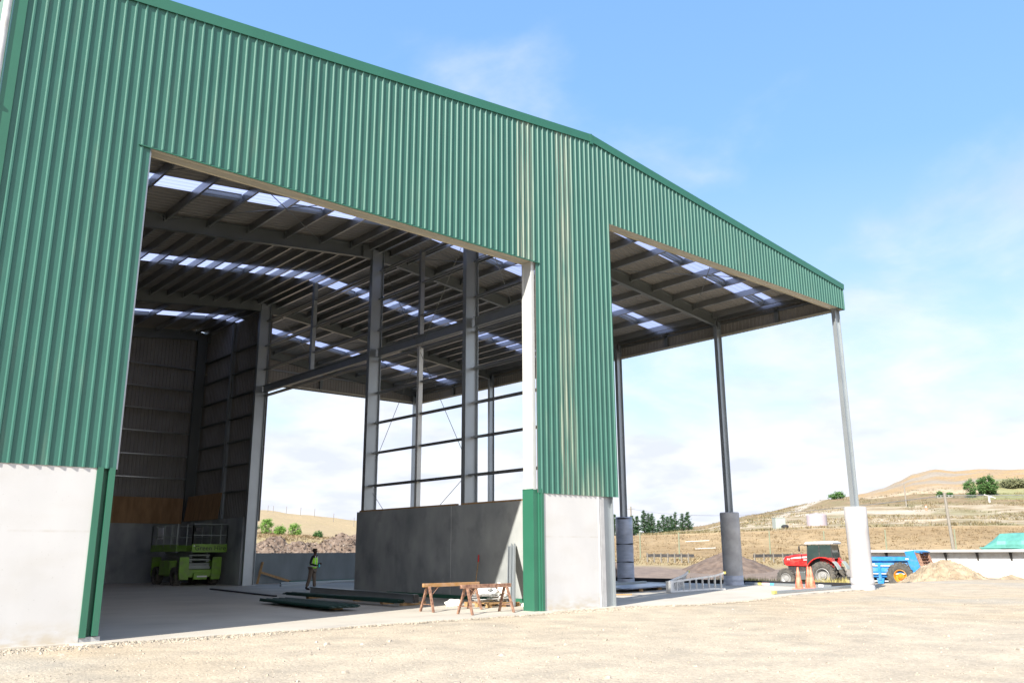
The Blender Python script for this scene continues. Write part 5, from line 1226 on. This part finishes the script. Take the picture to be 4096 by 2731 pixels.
# tufts on the hills and along the slab edge : uncountable scrub
def scrub(name, label, pts, mt, hs_, seed, blades=14):
    rnd = random.Random(seed); mb = MB()
    for x, y, s_ in pts:
        z = G0(x, y)
        for _ in range(blades):
            a = rnd.random()*6.28; p = Vector((x+rnd.gauss(0,.35)*s_, y+rnd.gauss(0,.35)*s_, z-.03)); t_ = p+Vector((math.cos(a)*.3*s_, math.sin(a)*.3*s_, rnd.uniform(.4,1)*hs_*s_)); u_ = Vector((-math.sin(a), math.cos(a), 0))*.05*s_
            k_ = len(mb.v); mb.v += [tuple(p-u_), tuple(p+u_), tuple(t_)]; mb.f.append((k_, k_+1, k_+2)); mb.mi.append(0)
    o = mb.build(name, mt); tag(o, label, 'grass', kind='stuff')
rnd = random.Random(77)
pts = []
for _ in range(900):
    y = rnd.uniform(3, 34); x = 33.2+abs(rnd.gauss(0, 2.0)); 
    if noise.noise(Vector((x*.4, y*.4, 5))) > -.15: pts.append((x, y, rnd.uniform(.25, .6)))
scrub('weeds', 'weedy green and dry grass along the far edge of the slab', pts, 'drygrass', .8, 1)
pts = []
for _ in range(7000):
    d = 92+rnd.random()*58; a = math.radians(rnd.choice((rnd.uniform(16, 34), rnd.uniform(46, 76)))); x, y = CAM.x+d*math.sin(a), CAM.y+d*math.cos(a)
    pts.append((x, y, rnd.uniform(.5, 1.1)))
scrub('dry_grass', 'dry golden grass over the banks beyond the yard', pts, mat('straw', (.20, .145, .075), .9, 0, .2, .4, col2=(.34, .25, .14), detail=3), .30, 2, 9)
pts = []
for _ in range(5200):
    d = rnd.uniform(156, 335); a = math.radians(rnd.uniform(50, 76)); x, y = CAM.x+d*math.sin(a), CAM.y+d*math.cos(a)
    if noise.noise(Vector((x*.05, y*.05, 15))) > -.05: pts.append((x, y, rnd.uniform(.5, 1.7)))
scrub('hill_scrub', 'olive and brown scrub scattered on the hillside', pts, mat('scrub', (.13, .13, .06), .9, 0, .2, .08, col2=(.30, .22, .12), detail=4), .42, 3, 10)

# ------------------------------------------------------------------ poles, posts, tanks on the hillside
def fpost(x, y, h, lab, rad=.075, m_='postgreen', group='treated timber posts along the foot of the bank', cat='post'):
    z = G0(x, y); mb = MB(); mb.tube((0,0,-.3), (.03*h,0,h), rad*1.15, rad, n=8); o = mb.build('fence_post', m_, None, loc=(x, y, z)); tag(o, lab, cat, group)
for x, y, h, lab in ((77.3,51.7,3.3,'pale green post right of the wrapped pier'), (80.2,48.0,3.2,'pale green post above the dark rail'), (86.3,39.3,3.4,'pale green post between the soil mound and the tractor'), (89.4,34.0,3.4,'pale post behind the tractor cab'),
        (92.4,28.1,3.4,'pale post seen above the blue spreader'), (95.2,21.6,3.3,'pale post just right of the leaning power pole')): fpost(x, y, h, lab)
for i, (u0, lab) in enumerate(((133.6, 'fence post on the left hill crest nearest the tall column'), (135.2, 'second fence post along the left hill crest'), (139.2, 'third fence post along the left hill crest'), (143.6, 'fourth fence post along the left hill crest'), (147.9, 'fifth fence post down the left hill'), (153.9, 'sixth fence post down the left hill'), (160.3, 'last fence post down the left hill'))):
    f = (u0-132.8)/(161.8-132.8); k = .985-.17*f; x = CAM.x+(132.8+29*f-CAM.x)*k; y = CAM.y+(270.8-15.8*f-CAM.y)*k
    fpost(x, y, 2.6, lab, .10, 'polewood', 'small fence posts on the left hill', 'fence post')
def rail_(p, q, label):
    t_ = thing('roadside_rail', (0,0,0), label, 'rail'); p = Vector((*p, G0(*p))); q = Vector((*q, G0(*q)))
    mb = MB(); mb.bar(p+Vector((0,0,.75)), q+Vector((0,0,.75)), .06, .34); T('rail_board', mb, 'darksteel', t_)
    n_ = 7
    for i in range(n_): c = p.lerp(q, (i+.15)/n_); mb = MB(); mb.bar(c+Vector((0,0,-.2)), c+Vector((0,0,1.02)), .12); T('rail_post', mb, 'polewood', t_)
rail_((69.9, 44.6), (73.2, 40.6), 'low dark rail fence between the wrapped pier and the soil mound')
rail_((78.5, 36.6), (84.0, 31.8), 'low dark rail fence left of the tractor')
def pole(x, y, h, label, arms, lean=0, rad=.17, yaw=0, m_='polewood'):
    t_ = thing('power_pole', (x, y, G0(x, y)), label, 'power pole', rz=yaw)
    mb = MB(); mb.tube((0,0,-.5), (0,lean,h), rad, rad*.75, n=10); T('pole', mb, m_, t_)
    for z, l in arms:
        mb = MB(); yy = lean*z/h; mb.box(-.06, .06, yy-l, yy+l, z-.06, z+.06); cb = T('cross_arm', mb, m_, t_)
        for k in (-1, -.55, .55, 1): mb = MB(); mb.lathe([(.03,0),(.07,.03),(.04,.12),(.06,.16),(0,.2)], (0, yy+l*k*.94, z+.06), n=8); T('insulator', mb, 'greybox', cb)
    return t_
zp_ = G0(96.97, 22.57)
pole(97.0, 22.55, 7.95-zp_, 'weathered power pole with one cross-arm leaning behind the bunker wall', ((7.4-zp_, .85),), lean=.28, rad=.19)
pole(207.3, 164.3, 15.6-G0(207.3,164.3), 'distant power pole with two cross-arms beside the pines', ((14.8-G0(207.3,164.3), 1.5), (10.3-G0(207.3,164.3), 1.4)), rad=.32)
pole(232.5, 87.1, 6.2, 'short bare pole on the brown hillside', (), rad=.2)
def wires(pairs, label, rad=.02):
    mb = MB()
    for a, b_, sag in pairs:
        a = Vector(a); b_ = Vector(b_); pts = [a.lerp(b_, i/14)-Vector((0,0,sag*4*(i/14)*(1-i/14))) for i in range(15)]; mb.path(pts, rad, 4)
    o = mb.build('overhead_wires', 'wire'); tag(o, label, 'wires')
wires([((97, 23.0+dy, 7.6+dz), (118+dy, -22, 7.9+dz), .5) for dy, dz in ((0,0),(.6,.1),(1.0,-.15))]+[((97, 23.0+dy, 7.6), (207.3, 164.3+dy, 14.9), 2.2) for dy in (-.4, .5)], 'thin overhead wires strung between the two power poles', .022)
tk = thing('water_tank', (147.7, 67.0, G0(147.7, 67)), 'round pale pink water tank with domed top on the hillside', 'water tank')
mb = MB(); mb.lathe([(1.85,-.5),(1.85,1.9),(1.80,1.98),(1.0,2.22),(0,2.32)], (0,0,0), n=40); T('shell', mb, 'tank', tk)
mb = MB(); mb.lathe([(.3,2.2),(.3,2.36),(0,2.38)], (0,0,0), n=16); T('lid', mb, 'tank', tk)
cb = thing('equipment_cabinet', (141.2, 71.2, G0(141.2, 71.2)), 'pale grey box cabinet left of the round tank', 'cabinet', rz=.9)
mb = MB(); mb.box(-.95, .95, -.95, .95, -.3, 1.9); T('housing', mb, 'greybox', cb, bevel=.03)
mb = MB(); mb.box(-1.0, 1.0, -1.0, 1.0, 1.9, 1.98); T('lid', mb, 'greybox', cb)
lump('black_drum', (140.6, 69.6, G0(140.6, 69.6)), (.7, .7, .42), 'squat black drum lying in front of the grey cabinet', 'drum', 'black', 3, amp=.08)
c = thing('channel_marker', (220.6, 76.9, G0(220.6, 76.9)), 'small orange and white road marker beside the hillside track', 'road marker')
mb = MB(); mb.lathe([(.30,0),(.22,.4),(.2,.75)], (0,0,0), n=12); mb.lathe([(.2,1.05),(.18,1.35),(0,1.4)], (0,0,0), n=12); T('body', mb, 'cone', c)
mb = MB(); mb.lathe([(.2,.75),(.2,1.05)], (0,0,0), n=12); T('band', mb, 'white', c)
stick('white_pipe', (254.2, 73.4, G0(254.2,73.4)-.2), (254.2, 73.4, G0(254.2,73.4)+1.6), .4, .4, 'white', 'white upright stub pipe on the brown hillside', 'pipe')
stick('white_pipe', (254.0, 74.6, G0(254,74.2)+2.2), (255.0, 72.0, G0(256,70.3)+1.2), .25, .25, 'white', 'white slanting board above the stub pipe', 'board')
for p, q, lab in (((103.2, 64.4), (106.0, 62.0), 'thin white pipe lying on the bank crest right of the pines'), ((96.5, 57.7), (98.8, 55.8), 'lower white pipe above the dark rail')):
    d = 1.0; stick('white_pipe', (*p, G0(*p)+.25), (*q, G0(*q)+.3), .09, .09, 'white', lab, 'pipe')
